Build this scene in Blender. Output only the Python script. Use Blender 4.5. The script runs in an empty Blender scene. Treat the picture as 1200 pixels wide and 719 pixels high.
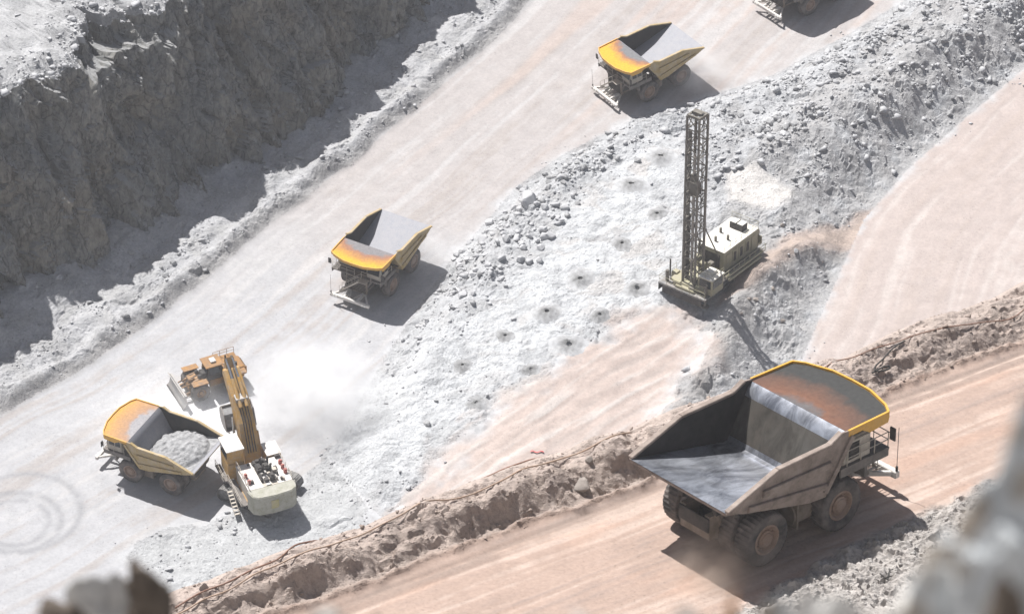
import bpy, bmesh, math, random
import numpy as np
from mathutils import Vector, Matrix

R = math.radians
sc = bpy.context.scene
COL = sc.collection

# ------------------------------------------------------------------ camera, sky, sun, exposure
F_PX, PITCH, CAM_Z = 4500.0, R(33.46), 312.6
cam_d = bpy.data.cameras.new('camera')
cam = bpy.data.objects.new('camera', cam_d)
COL.objects.link(cam)
cam.location = (0, 0, CAM_Z)
cam.rotation_euler = (math.pi / 2 - PITCH, 0, 0)
cam_d.sensor_width = 36.0
cam_d.lens = 36.0 * F_PX / 1200.0
cam_d.clip_start, cam_d.clip_end = 0.5, 5000.0
cam_d.dof.use_dof = True
cam_d.dof.focus_distance = 400.0
cam_d.dof.aperture_fstop = 2.6
sc.camera = cam

SUN_ELEV, SUN_DX, SUN_DY = R(61.5), 0.675, -0.738        # light travels towards (dx, dy)
world = bpy.data.worlds.new('World')
sc.world = world
world.use_nodes = True
wn = world.node_tree
bg = wn.nodes['Background']
sky = wn.nodes.new('ShaderNodeTexSky')
sky.sky_type = 'NISHITA'
sky.sun_disc = False
sky.sun_elevation = SUN_ELEV
sky.sun_rotation = math.atan2(-SUN_DX, -SUN_DY)
sky.altitude = 500
sky.dust_density = 4.0
pale = wn.nodes.new('ShaderNodeHueSaturation')      # dusty pit air: a paler blue
pale.inputs['Saturation'].default_value = 0.85
wn.links.new(sky.outputs[0], pale.inputs['Color'])
wn.links.new(pale.outputs[0], bg.inputs[0])
bg.inputs[1].default_value = 0.05
sun_d = bpy.data.lights.new('sun', 'SUN')
sun_d.energy = 5.0
sun_d.angle = R(0.53)
sun_d.color = (1.0, 0.98, 0.95)
sun = bpy.data.objects.new('sun', sun_d)
COL.objects.link(sun)
ce = math.cos(SUN_ELEV)
sun.rotation_euler = Vector((SUN_DX * ce, SUN_DY * ce, -math.sin(SUN_ELEV))).to_track_quat('-Z', 'Y').to_euler()
sun.location = (-100, 300, 500)
sc.view_settings.view_transform = 'Standard'
sc.view_settings.look = 'None'
sc.view_settings.gamma = 1.0
sc.view_settings.exposure = 0.58
sc.view_settings.use_curve_mapping = False
sc.render.engine = 'CYCLES'
sc.cycles.use_denoising = True
sc.cycles.max_bounces = 6
sc.cycles.diffuse_bounces = 3
sc.cycles.glossy_bounces = 3
sc.cycles.volume_bounces = 4
sc.cycles.volume_step_rate = 2.0

rng = np.random.default_rng(7)
random.seed(7)

# ------------------------------------------------------------------ pixel <-> place
CP, SP = math.cos(PITCH), math.sin(PITCH)
GK, GY = 0.085, 429.2                # the pit floor climbs gently away from the camera
NK, NY, NZ = -0.084, 193.8, 166.85   # the near haul road falls gently away


def pray(u, v):
    a = (u - 600) / F_PX
    b = -(v - 359.5) / F_PX
    return a, CP + b * SP, -SP + b * CP


def unp(u, v, h=0.0):
    """pixel of the photograph -> point at height h above the pit floor"""
    dx, dy, dz = pray(u, v)
    t = (-GK * GY + h - CAM_Z) / (dz - GK * dy)
    return np.array([dx * t, dy * t, CAM_Z + dz * t])


def unpn(u, v, h=0.0):
    """pixel -> point at height h above the near road"""
    dx, dy, dz = pray(u, v)
    t = (NZ - NK * NY + h - CAM_Z) / (dz - NK * dy)
    return np.array([dx * t, dy * t, CAM_Z + dz * t])


def base(y):
    return GK * (y - GY)


def nbase(y):
    return NZ + NK * (y - NY)


# ------------------------------------------------------------------ noise
def _h(ix, iy, seed):
    n = (ix.astype(np.int64) * 374761393 + iy.astype(np.int64) * 668265263 + seed * 974634533) & 0xFFFFFFFF
    n = ((n ^ (n >> 13)) * 1274126177) & 0xFFFFFFFF
    n = (n ^ (n >> 16)) & 0xFFFFFFFF
    return n.astype(np.float64) / 4294967295.0


def perlin(x, y, seed=0):
    x = np.asarray(x, float); y = np.asarray(y, float)
    ix, iy = np.floor(x), np.floor(y)
    fx, fy = x - ix, y - iy
    ux, uy = fx * fx * fx * (fx * (fx * 6 - 15) + 10), fy * fy * fy * (fy * (fy * 6 - 15) + 10)

    def g(ox, oy):
        a = _h(ix + ox, iy + oy, seed) * 2 * math.pi
        return np.cos(a) * (fx - ox) + np.sin(a) * (fy - oy)
    n0 = g(0, 0) * (1 - ux) + g(1, 0) * ux
    n1 = g(0, 1) * (1 - ux) + g(1, 1) * ux
    return 1.5 * (n0 * (1 - uy) + n1 * uy)


def fbm(x, y, oct=4, seed=0, gain=0.5):
    s, a = 0.0, 1.0
    for i in range(oct):
        s = s + a * perlin(x * 2 ** i, y * 2 ** i, seed + i * 17)
        a *= gain
    return s


def ridged(x, y, oct=4, seed=0):
    s, a = 0.0, 1.0
    for i in range(oct):
        s = s + a * (1 - np.abs(perlin(x * 2 ** i, y * 2 ** i, seed + i * 13)) * 2)
        a *= 0.5
    return s


def cells(x, y, seed=0):
    """worley: distance to nearest point and a value per cell"""
    ix, iy = np.floor(x), np.floor(y)
    best = np.full(np.shape(x), 9.0)
    val = np.zeros(np.shape(x))
    for ox in (-1, 0, 1):
        for oy in (-1, 0, 1):
            px = ix + ox + _h(ix + ox, iy + oy, seed)
            py = iy + oy + _h(ix + ox, iy + oy, seed + 5)
            d = np.hypot(px - x, py - y)
            m = d < best
            best = np.where(m, d, best)
            val = np.where(m, _h(ix + ox, iy + oy, seed + 9), val)
    return best, val


def facets(x, y, seed=0, tilt=0.8):
    """broken-rock relief: every cell is a tilted flat block"""
    ix, iy = np.floor(x), np.floor(y)
    best = np.full(np.shape(x), 9.0)
    out = np.zeros(np.shape(x))
    for ox in (-1, 0, 1):
        for oy in (-1, 0, 1):
            jx, jy = ix + ox, iy + oy
            ex = x - (jx + _h(jx, jy, seed)); ey = y - (jy + _h(jx, jy, seed + 5))
            d = np.hypot(ex, ey)
            v = _h(jx, jy, seed + 9) - 0.5 + tilt * ((_h(jx, jy, seed + 21) - 0.5) * ex + (_h(jx, jy, seed + 33) - 0.5) * ey) * 2
            out = np.where(d < best, v, out)
            best = np.minimum(best, d)
    return out


def sstep(a, b, x):
    t = np.clip((x - a) / (b - a), 0, 1)
    return t * t * (3 - 2 * t)


def dist_line(x, y, pts):
    """distance to a polyline, side (+ left of its direction) and arc length"""
    best = np.full(np.shape(x), 1e9)
    side = np.zeros(np.shape(x)); arc = np.zeros(np.shape(x))
    acc = 0.0
    for (ax, ay), (bx, by) in zip(pts[:-1], pts[1:]):
        dx, dy = bx - ax, by - ay
        L2 = dx * dx + dy * dy
        t = np.clip(((x - ax) * dx + (y - ay) * dy) / L2, 0, 1)
        ex, ey = x - (ax + t * dx), y - (ay + t * dy)
        d = np.hypot(ex, ey)
        s = np.sign(dx * (y - ay) - dy * (x - ax))
        m = d < best
        best = np.where(m, d, best)
        side = np.where(m, s, side)
        L = math.sqrt(L2)
        arc = np.where(m, acc + t * L, arc)
        acc += L
    return best, side, arc


def inside(x, y, poly):
    c = np.zeros(np.shape(x), bool)
    n = len(poly)
    for i in range(n):
        (ax, ay), (bx, by) = poly[i], poly[(i + 1) % n]
        if ay == by:
            continue
        m = ((ay > y) != (by > y)) & (x < (bx - ax) * (y - ay) / (by - ay) + ax)
        c ^= m
    return c


def sdf(x, y, poly):
    """positive inside"""
    d, _, _ = dist_line(x, y, list(poly) + [poly[0]])
    return np.where(inside(x, y, poly), d, -d)


def pxline(pts, h=0.0):
    return [tuple(unp(u, v, h)[:2]) for u, v in pts]


def pxnear(pts, h=0.0):
    return [tuple(unpn(u, v, h)[:2]) for u, v in pts]


# ------------------------------------------------------------------ materials
MATS = {}


def nodes_of(m):
    m.use_nodes = True
    nt = m.node_tree
    return nt, nt.nodes['Principled BSDF']


def ramp(nt, fac, stops):
    r = nt.nodes.new('ShaderNodeValToRGB')
    el = r.color_ramp.elements
    while len(el) < len(stops):
        el.new(0.5)
    for e, (p, c) in zip(el, stops):
        e.position = p
        e.color = (*c, 1) if len(c) == 3 else c
    nt.links.new(fac, r.inputs[0])
    return r.outputs[0]


def noise_node(nt, vec, scale, detail=4, rough=0.55, dist=0.0):
    n = nt.nodes.new('ShaderNodeTexNoise')
    n.inputs['Scale'].default_value = scale
    n.inputs['Detail'].default_value = detail
    n.inputs['Roughness'].default_value = rough
    n.inputs['Distortion'].default_value = dist
    if vec is not None:
        nt.links.new(vec, n.inputs['Vector'])
    return n.outputs['Fac']


def mapping(nt, vec, scale=(1, 1, 1), loc=(0, 0, 0), rot=(0, 0, 0)):
    m = nt.nodes.new('ShaderNodeMapping')
    m.inputs['Scale'].default_value = scale
    m.inputs['Location'].default_value = loc
    m.inputs['Rotation'].default_value = rot
    nt.links.new(vec, m.inputs['Vector'])
    return m.outputs[0]


def mix(nt, a, b, fac, mode='MIX'):
    n = nt.nodes.new('ShaderNodeMix')
    n.data_type = 'RGBA'
    n.blend_type = mode
    for s, val in ((n.inputs[0], fac), (n.inputs[6], a), (n.inputs[7], b)):
        if isinstance(val, (int, float)):
            s.default_value = val
        elif isinstance(val, tuple):
            s.default_value = (*val, 1)
        else:
            nt.links.new(val, s)
    return n.outputs[2]


def coord(nt, kind='Object'):
    return nt.nodes.new('ShaderNodeTexCoord').outputs[kind]


def bump(nt, bs, height, strength, dist):
    b = nt.nodes.new('ShaderNodeBump')
    b.inputs['Strength'].default_value = strength
    b.inputs['Distance'].default_value = dist
    nt.links.new(height, b.inputs['Height'])
    nt.links.new(b.outputs[0], bs.inputs['Normal'])


def paint(name, col, rough=0.6, metal=0.0, dust=(0.42, 0.36, 0.31), dusty=0.35, scale=1.2, var=0.25):
    """worn machine paint: colour variation, dust film, grime"""
    if name in MATS:
        return MATS[name]
    m = bpy.data.materials.new(name)
    nt, bs = nodes_of(m)
    co = coord(nt)
    n1 = noise_node(nt, co, scale, 5, 0.6)
    n2 = noise_node(nt, co, scale * 4.3, 6, 0.7)
    dark = tuple(c * (1 - var) for c in col)
    c = mix(nt, dark, col, ramp(nt, n2, [(0.35, (0, 0, 0)), (0.6, (1, 1, 1))]))
    c = mix(nt, c, dust, ramp(nt, n1, [(0.35, (0, 0, 0)), (0.75, (dusty * 2,) * 3)]))
    nt.links.new(c, bs.inputs['Base Color'])
    bs.inputs['Roughness'].default_value = rough
    bs.inputs['Metallic'].default_value = metal
    bump(nt, bs, n2, 0.15, 0.03)
    MATS[name] = m
    return m


def ground_mat(name, bump_scale=3.0, bump_str=0.5, bump_dist=0.15, fine=9.0, contrast=0.22):
    m = bpy.data.materials.new(name)
    nt, bs = nodes_of(m)
    at = nt.nodes.new('ShaderNodeAttribute')
    at.attribute_name = 'tone'
    co = coord(nt)
    n1 = noise_node(nt, co, 0.35, 5, 0.6)
    n2 = noise_node(nt, co, bump_scale, 6, 0.65)
    n3 = noise_node(nt, co, fine, 3, 0.6)
    lo, hi = 1 - contrast, 1 + contrast * 0.55
    f1 = ramp(nt, n1, [(0.3, (lo, lo, lo)), (0.7, (hi, hi, hi))])
    f2 = ramp(nt, n2, [(0.3, (lo, lo, lo * 1.01)), (0.65, (hi, hi, hi))])
    c = mix(nt, at.outputs['Color'], f1, 0.8, 'MULTIPLY')
    c = mix(nt, c, f2, 1.0, 'MULTIPLY')
    sk = noise_node(nt, co, fine * 0.45, 2, 0.5)
    pt = noise_node(nt, co, 0.12, 4, 0.6)
    c = mix(nt, c, ramp(nt, sk, [(0.60, (1, 1, 1)), (0.70, (1 - 2.2 * contrast,) * 3)]), ramp(nt, pt, [(0.4, (0.15, 0.15, 0.15)), (0.6, (1, 1, 1))]), 'MULTIPLY')
    nt.links.new(c, bs.inputs['Base Color'])
    bs.inputs['Roughness'].default_value = 0.95
    bs.inputs['Specular IOR Level'].default_value = 0.15
    add = nt.nodes.new('ShaderNodeMath')
    add.operation = 'ADD'
    nt.links.new(n2, add.inputs[0])
    nt.links.new(n3, add.inputs[1])
    bump(nt, bs, add.outputs[0], bump_str, bump_dist)
    return m


def rock_mat(name, col, var=0.3, scale=2.0, rust=None):
    if name in MATS:
        return MATS[name]
    m = bpy.data.materials.new(name)
    nt, bs = nodes_of(m)
    co = coord(nt)
    n1 = noise_node(nt, co, scale, 6, 0.65, 0.4)
    n2 = noise_node(nt, co, scale * 5, 5, 0.7)
    oi = nt.nodes.new('ShaderNodeObjectInfo')
    c = mix(nt, tuple(x * (1 - var) for x in col), tuple(min(1, x * (1 + var * 0.5)) for x in col), ramp(nt, n1, [(0.3, (0, 0, 0)), (0.7, (1, 1, 1))]))
    if rust:
        n4 = noise_node(nt, co, scale * 0.8, 3, 0.5)
        c = mix(nt, c, rust, ramp(nt, n4, [(0.54, (0, 0, 0)), (0.64, (0.9, 0.9, 0.9))]))
    nt.links.new(c, bs.inputs['Base Color'])
    bs.inputs['Roughness'].default_value = 0.92
    bs.inputs['Specular IOR Level'].default_value = 0.2
    bump(nt, bs, n2, 0.5, 0.1 / scale)
    MATS[name] = m
    return m


# ------------------------------------------------------------------ object helpers
def tag(o, label=None, cat=None, group=None, kind=None):
    for k, v in (('label', label), ('category', cat), ('group', group), ('kind', kind)):
        if v:
            o[k] = v
    return o


def mesh_obj(name, me, mat, parent=None):
    o = bpy.data.objects.new(name, me)
    COL.objects.link(o)
    if mat:
        me.materials.append(mat)
    if parent:
        o.parent = parent
    return o


def empty(name, loc=(0, 0, 0), rz=0.0):
    o = bpy.data.objects.new(name, None)
    COL.objects.link(o)
    o.empty_display_size = 0.5
    o.location = loc
    o.rotation_euler = (0, 0, rz)
    return o


class MB:
    """collects shapes for one mesh"""

    def __init__(s):
        s.v, s.f = [], []

    def add(s, vs, fs):
        n = len(s.v)
        s.v += [tuple(v) for v in vs]
        s.f += [tuple(i + n for i in f) for f in fs]
        return s

    def box(s, x0, x1, y0, y1, z0, z1):
        vs = [(x, y, z) for x in (x0, x1) for y in (y0, y1) for z in (z0, z1)]
        return s.add(vs, [(0, 1, 3, 2), (4, 6, 7, 5), (0, 4, 5, 1), (2, 3, 7, 6), (0, 2, 6, 4), (1, 5, 7, 3)])

    def beam(s, p, q, w, h, up=(0, 0, 1)):
        p, q = Vector(p), Vector(q)
        d = (q - p).normalized()
        up = Vector(up)
        if abs(d.dot(up)) > 0.98:
            up = Vector((1, 0, 0))
        a = d.cross(up).normalized() * (w / 2)
        b = a.cross(d).normalized() * (h / 2)
        vs = [c + i * a + j * b for c in (p, q) for i in (-1, 1) for j in (-1, 1)]
        return s.add(vs, [(0, 1, 3, 2), (4, 6, 7, 5), (0, 4, 5, 1), (2, 3, 7, 6), (0, 2, 6, 4), (1, 5, 7, 3)])

    def tube(s, p, q, r, n=8, r2=None):
        p, q = Vector(p), Vector(q)
        d = (q - p).normalized()
        up = Vector((0, 0, 1)) if abs(d.z) < 0.95 else Vector((1, 0, 0))
        a = d.cross(up).normalized()
        b = a.cross(d)
        r2 = r if r2 is None else r2
        vs = [p + (a * math.cos(t) + b * math.sin(t)) * r for t in (2 * math.pi * i / n for i in range(n))]
        vs += [q + (a * math.cos(t) + b * math.sin(t)) * r2 for t in (2 * math.pi * i / n for i in range(n))]
        fs = [(i, (i + 1) % n, n + (i + 1) % n, n + i) for i in range(n)]
        fs += [tuple(range(n))[::-1], tuple(range(n, 2 * n))]
        return s.add(vs, fs)

    def path(s, pts, r, n=6):
        for a, b in zip(pts[:-1], pts[1:]):
            s.tube(a, b, r, n)
        return s

    def slab(s, pts, off):
        """planar polygon pts extruded by vector off"""
        off = Vector(off)
        n = len(pts)
        vs = [Vector(p) for p in pts] + [Vector(p) + off for p in pts]
        fs = [tuple(range(n))[::-1], tuple(range(n, 2 * n))]
        fs += [(i, (i + 1) % n, n + (i + 1) % n, n + i) for i in range(n)]
        return s.add(vs, fs)

    def lathe_y(s, prof, n=36, c=(0, 0, 0), lug=None):
        """profile (y, r) turned about the y axis through c"""
        m = len(prof)
        vs, fs = [], []
        for i in range(n):
            t = 2 * math.pi * i / n
            for j, (y, r) in enumerate(prof):
                rr = r + (lug(i, j) if lug else 0)
                vs.append((c[0] + rr * math.cos(t), c[1] + y, c[2] + rr * math.sin(t)))
        for i in range(n):
            k = (i + 1) % n
            for j in range(m - 1):
                fs.append((i * m + j, i * m + j + 1, k * m + j + 1, k * m + j))
        return s.add(vs, fs)

    def build(s, name, mat, parent=None, smooth=False, bevel=0.0):
        me = bpy.data.meshes.new(name)
        me.from_pydata(s.v, [], s.f)
        bm = bmesh.new()
        bm.from_mesh(me)
        bmesh.ops.recalc_face_normals(bm, faces=bm.faces)
        if bevel:
            bmesh.ops.remove_doubles(bm, verts=bm.verts, dist=1e-5)
            es = [e for e in bm.edges if len(e.link_faces) == 2 and e.calc_face_angle(0) > 0.5]
            bmesh.ops.bevel(bm, geom=es, offset=bevel, segments=2, affect='EDGES', clamp_overlap=True)
        bm.to_mesh(me)
        bm.free()
        if smooth:
            for p in me.polygons:
                p.use_smooth = True
            me.set_sharp_from_angle(angle=R(38))
        return mesh_obj(name, me, mat, parent)


def copy_tree(o, parent=None, swap=None):
    c = o.copy()
    COL.objects.link(c)
    if parent:
        c.parent = parent
    if swap and c.type == 'MESH' and c.data.materials and c.data.materials[0] in swap:
        new = swap[c.data.materials[0]]
        c.material_slots[0].link = 'OBJECT'
        c.material_slots[0].material = new
    for ch in o.children:
        copy_tree(ch, c, swap)
    return c


def grid_mesh(name, V, nx, ny, mat, tone=None, smooth=True, mask=None):
    """V: (ny, nx, 3) array -> mesh; mask: (ny-1, nx-1) bool of faces kept"""
    idx = np.arange(nx * ny).reshape(ny, nx)
    quads = np.stack([idx[:-1, :-1], idx[:-1, 1:], idx[1:, 1:], idx[1:, :-1]], -1)
    if mask is not None:
        quads = quads[mask]
    quads = quads.reshape(-1, 4)
    used, inv = np.unique(quads, return_inverse=True)
    quads = inv.reshape(-1, 4)
    P = V.reshape(-1, 3)[used]
    me = bpy.data.meshes.new(name)
    me.vertices.add(len(P))
    me.vertices.foreach_set('co', P.astype(np.float32).ravel())
    nf = len(quads)
    me.loops.add(nf * 4)
    me.loops.foreach_set('vertex_index', quads.astype(np.int32).ravel())
    me.polygons.add(nf)
    me.polygons.foreach_set('loop_start', np.arange(0, nf * 4, 4, dtype=np.int32))
    me.polygons.foreach_set('loop_total', np.full(nf, 4, dtype=np.int32))
    me.polygons.foreach_set('use_smooth', np.full(nf, smooth, dtype=bool))
    me.update(calc_edges=True)
    if tone is not None:
        T = tone.reshape(-1, 3)[used]
        a = me.color_attributes.new('tone', 'FLOAT_COLOR', 'POINT')
        a.data.foreach_set('color', np.concatenate([T, np.ones((len(T), 1))], 1).astype(np.float32).ravel())
    return mesh_obj(name, me, mat)


# ================================================================== THE SETTING
# ------------------------------------------------------------------ pit floor, roads and rubble bench (one sheet, cut by zone)
fx = np.arange(-95, 108, 0.30)
fy = np.arange(392, 622, 0.34)
gx = np.concatenate([[-420, -300, -220, -170, -135, -112], fx, [112, 120, 135, 165, 220, 300, 420]])
gy = np.concatenate([[285, 320, 350, 370, 384], fy, [626, 636, 655, 700, 780, 900]])
X, Y = np.meshgrid(gx, gy)
NXg, NYg = len(gx), len(gy)

# outlines read off the photograph
ROAD_L = pxline([(-330, 640), (-90, 540), (0, 488), (90, 440), (150, 400), (235, 335), (300, 278), (360, 232), (425, 182), (500, 118), (560, 68), (625, 5), (690, -60), (900, -300)])
BENCH_L = pxline([(385, 535), (415, 480), (447, 425), (484, 368), (522, 312), (562, 268), (605, 218), (665, 178), (745, 138), (835, 112), (905, 88), (985, 45), (1062, 0), (1140, -60), (1400, -260)])
BENCH_R = pxline([(880, 560), (905, 500), (940, 420), (975, 340), (1012, 258), (1062, 200), (1130, 140), (1230, 55), (1400, -90)])
BENCH_E = pxline([(385, 535), (440, 600), (520, 650), (700, 660), (880, 560)])
BENCH = BENCH_L + BENCH_R[::-1] + BENCH_E[::-1][1:-1]

wob = fbm(X / 9, Y / 9, 4, 3) * 1.6
wob2 = fbm(X / 3, Y / 3, 3, 31) * 0.5
d_bl, s_bl, a_bl = dist_line(X, Y, BENCH_L)
d_br, _, a_br = dist_line(X, Y, BENCH_R)
d_be, _, _ = dist_line(X, Y, BENCH_E)
in_b = inside(X, Y, BENCH)
top = 0.6 + 3.6 * sstep(2, 48, d_be + wob)
prof = sstep(0.0, 9.0, d_bl + wob * 0.8) * sstep(0, 11.5, d_br + wob * 0.5) * sstep(0, 5, d_be)
H = np.where(in_b, top * prof, 0.0)

# ridge of rubble at the top right, bank beside the drill
RIDGE = pxline([(1250, -30), (1150, 30), (1080, 70), (1000, 118), (930, 155), (865, 172)], 6.0)
d_rg, _, _ = dist_line(X, Y, RIDGE)
H += np.where(in_b, 2.6 * np.exp(-(d_rg / 6.5) ** 2) * (1 + 0.35 * wob / 1.6), 0) * sstep(0, 6, d_bl) * sstep(0, 7, d_br)
BANK = pxline([(985, 262), (930, 288), (893, 322), (872, 350), (852, 392), (815, 442), (780, 490)], 5.5)
d_bk, _, _ = dist_line(X, Y, BANK)
H += np.where(in_b, 2.0 * np.exp(-(d_bk / 3.2) ** 2) * (1 + 0.4 * wob / 1.6), 0) * sstep(0, 6, d_br)
# rubble tumbled along the road edge of the bench
LIP = np.exp(-((d_bl - 7) / 3.5) ** 2) * in_b * sstep(0, 4, d_be) * sstep(0, 4, d_bl)
H += LIP * 0.8

# windrow beside the road under the high wall and scree behind it
d_rl, s_rl, a_rl = dist_line(X, Y, ROAD_L)
off = np.where(s_rl > 0, d_rl, -d_rl)            # positive towards the wall
offw = off + wob * 0.5
H += np.where(off > -0.5, 1.5 * np.exp(-((offw - 2.6) / 1.5) ** 2) + 0.9 * np.exp(-((offw - 7.0) / 2.2) ** 2) + 2.8 * sstep(7, 19, offw), 0)

# smooth tracts
PINK = pxline([(440, 602), (478, 562), (540, 498), (600, 455), (655, 420), (705, 388), (770, 360), (800, 362), (828, 392), (832, 420), (800, 448), (772, 480), (735, 505), (700, 540), (600, 600), (500, 640)], 3.4)
TRACK = pxline([(868, 318), (905, 292), (940, 262), (985, 240), (1030, 215), (1012, 258), (960, 272), (915, 305), (880, 335), (845, 350)], 4.5)
WHITE = pxline([(540, 360), (600, 318), (645, 268), (690, 222), (725, 190), (770, 162), (800, 180), (800, 330), (770, 348), (700, 380), (640, 420), (560, 460), (500, 520), (430, 560), (400, 520), (440, 440)], 3.8)
BARE = pxline([(845, 200), (880, 196), (930, 222), (905, 240), (850, 232)], 5)  # bright bare patch of ground
pa, pb = unp(800, 372, 4)[:2], unp(462, 588, 2)[:2]
pd_ = (pb - pa) / np.hypot(*(pb - pa))
r_al = (X - pa[0]) * pd_[0] + (Y - pa[1]) * pd_[1]; r_ac = -(X - pa[0]) * pd_[1] + (Y - pa[1]) * pd_[0]
r_st = fbm((r_ac + 0.5 * fbm(r_al / 12, r_ac / 8, 2, 88)) / 1.6, r_al / 18, 4, 89)
s_pink = sdf(X, Y, PINK) + wob * 0.9 + wob2
s_track = sdf(X, Y, TRACK) + wob * 0.4 + wob2
s_white = sdf(X, Y, WHITE) + wob * 1.2 + wob2 * 2
s_bare = sdf(X, Y, BARE) + wob * 0.6
k_pink = sstep(-2.5, 3.5, s_pink + 2.4 * fbm(X / 4.5, Y / 4.5, 4, 92) + 1.2 * r_st)
k_track = sstep(-0.8, 1.2, s_track)
k_white = sstep(-4, 5, s_white)
k_bare = sstep(-0.6, 1.0, s_bare)

bank_zone = in_b & (s_track < 0.2) & (d_br < 19) & (s_pink < 0.2)
rub = np.where(in_b, 1.0, 0.0) * (1 - 0.93 * np.maximum(k_pink, k_track)) * (1 - 0.88 * k_white) * (1 - 0.8 * k_bare)
rub = rub * sstep(-0.4, 1.8, d_bl) * sstep(-0.2, 2.0, d_br) * sstep(0, 2.0, d_be)
scree = sstep(0.2, 1.6, offw)
# broken ground in front of the digger, spilling from the end of the bench
SPILL = pxline([(140, 650), (215, 610), (290, 592), (350, 560), (385, 520), (440, 560), (440, 640), (300, 700), (160, 719)])
k_spill = sstep(-3, 4, sdf(X, Y, SPILL) + wob * 1.5) * (~in_b)
rub = np.maximum(rub, 0.6 * k_spill * (0.35 + 0.65 * sstep(-0.3, 0.4, fbm(X / 9 + Y / 14, Y / 4, 3, 55))))
rub = np.maximum(rub, scree * 0.85)
fine = (np.abs(X) < 112) & (Y > 384) & (Y < 626)
wx_, wy_ = X + 0.5 * fbm(X / 1.7, Y / 1.7, 3, 41), Y + 0.5 * fbm(X / 1.7, Y / 1.7, 3, 43)
blk = 0.25 + 0.75 * sstep(-0.15, 0.45, fbm(X / 7 + 3, Y / 5, 4, 47))
rel = 0.65 * fbm(X / 6, Y / 6, 4, 40) + 0.55 * facets(wx_ / 3.1, wy_ / 3.1, 4) * sstep(-0.3, 0.5, fbm(X / 8, Y / 8, 3, 46)) + blk * (0.30 * facets(wx_ / 1.35, wy_ / 1.35, 8) + 0.16 * facets(wx_ / 0.7, wy_ / 0.7, 12, 1.0)) + 0.10 * fbm(X / 0.8, Y / 0.8, 2, 60)
H += rub * rel * np.where(fine, 1, 0)
# low hummocks of the white bench top, furrows of the pink ramp
flow = fbm(X / 9, Y / 9, 3, 76) * 2.5
in_s = in_b * sstep(0, 3, np.minimum(np.minimum(d_bl, d_br), d_be))
H += in_s * k_white * (0.17 * fbm(X / 4 + flow * 0.15, Y / 2.4 + flow * 0.4, 5, 77, 0.55) + 0.25 * sstep(0.1, 0.7, fbm(X / 7, Y / 4.5, 3, 81)) + 0.10 * facets(wx_ / 1.1, wy_ / 0.9, 83) * sstep(-0.2, 0.4, fbm(X / 5, Y / 5, 3, 84)) + 0.07 * facets(X / 0.55, Y / 0.55, 85, 1.0))
H += in_s * k_pink * (0.14 * r_st + 0.16 * fbm(X / 4, Y / 4, 3, 91))
H += 0.05 * fbm(X / 2, Y / 2, 4, 95) * np.where(fine, 1, 0)
# wheel ruts on the roads: cross section follows the road edge
wr = 0.5 * fbm(a_rl / 30, d_rl / 18, 3, 100)
rut_main = 0.9 * fbm((d_rl + wr) / 3.4, a_rl / 70, 3, 101) + 0.6 * fbm((d_rl + 2.2 * wr) / 1.2, a_rl / 40, 2, 104) + 0.25 * fbm(X / 2.5, Y / 2.5, 4, 106)
wr2 = 0.5 * fbm(a_br / 30, d_br / 18, 3, 110)
rut_side = 0.9 * fbm((d_br + wr2) / 4.0, a_br / 70, 3, 111) + 0.6 * fbm((d_br + 2.2 * wr2) / 1.4, a_br / 40, 2, 114) + 0.25 * fbm(X / 2.5, Y / 2.5, 4, 116)
on_main = (~in_b) & (off < 0.3) & (d_bl < d_br)
on_side = (~in_b) & (d_br <= d_bl)
H += on_main * 0.05 * rut_main * (1 - rub) + on_side * 0.05 * rut_side
Z = base(Y) + H

# tones (what the ground is made of, and a little painted shade)
tone = np.zeros(X.shape + (3,))


def lay(col, k):
    global tone
    k = np.asarray(k, float)[..., None]
    tone = tone * (1 - k) + np.asarray(col) * k


sd_b = np.where(in_b, 1.0, -1.0) * np.minimum(np.minimum(d_bl, d_br), d_be)
k_in = sstep(-1.3, 1.1, sd_b + 1.6 * wob2 + 0.4 * wob)
n_a = fbm(X / 14, Y / 14, 4, 120)
n_b = fbm(X / 4, Y / 4, 4, 124)
lay((0.385, 0.375, 0.375), np.ones(X.shape))
# main road: warm in the upper stretch, grey-white lower down
warm = sstep(462, 500, Y + 6 * n_a)
lay((0.375, 0.345, 0.335), warm * on_main * 0.85)
lay((0.375, 0.376, 0.39), (1 - warm) * on_main * 0.8)
lay((0.33, 0.295, 0.275), on_main * sstep(0.1, 0.8, rut_main) * 0.6)
lay((0.42, 0.345, 0.31), on_main * warm * sstep(0.15, 0.6, fbm((d_rl + wr) / 5.0, a_rl / 80, 2, 108)) * 0.6)
lay((0.44, 0.428, 0.425), on_main * sstep(-0.1, -0.8, rut_main) * 0.65)
# loops left by turning trucks
for (u, v, rr) in ((18, 612, 6.2), (18, 612, 4.6), (26, 600, 8.0)):
    cx, cy, _ = unp(u, v)
    dd = np.hypot(X - cx, Y - cy)
    lay((0.28, 0.28, 0.29), np.exp(-((dd - rr) / 0.55) ** 2) * 0.85 * sstep(-0.6, 0.3, n_b + 0.3) * (~in_b))
for pts in ([(60, 560), (110, 538), (170, 540), (150, 570)], [(95, 545), (150, 528), (215, 545)]):
    dd, _, _ = dist_line(X, Y, pxline(pts))
    lay((0.36, 0.36, 0.375), np.exp(-(dd / 0.45) ** 2) * 0.45)
# side road
lay((0.40, 0.338, 0.312), on_side * 0.9)
lay((0.38, 0.32, 0.29), on_side * sstep(0.1, 0.8, rut_side) * 0.6)
lay((0.48, 0.435, 0.41), on_side * sstep(-0.1, -0.8, rut_side) * 0.6)
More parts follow.
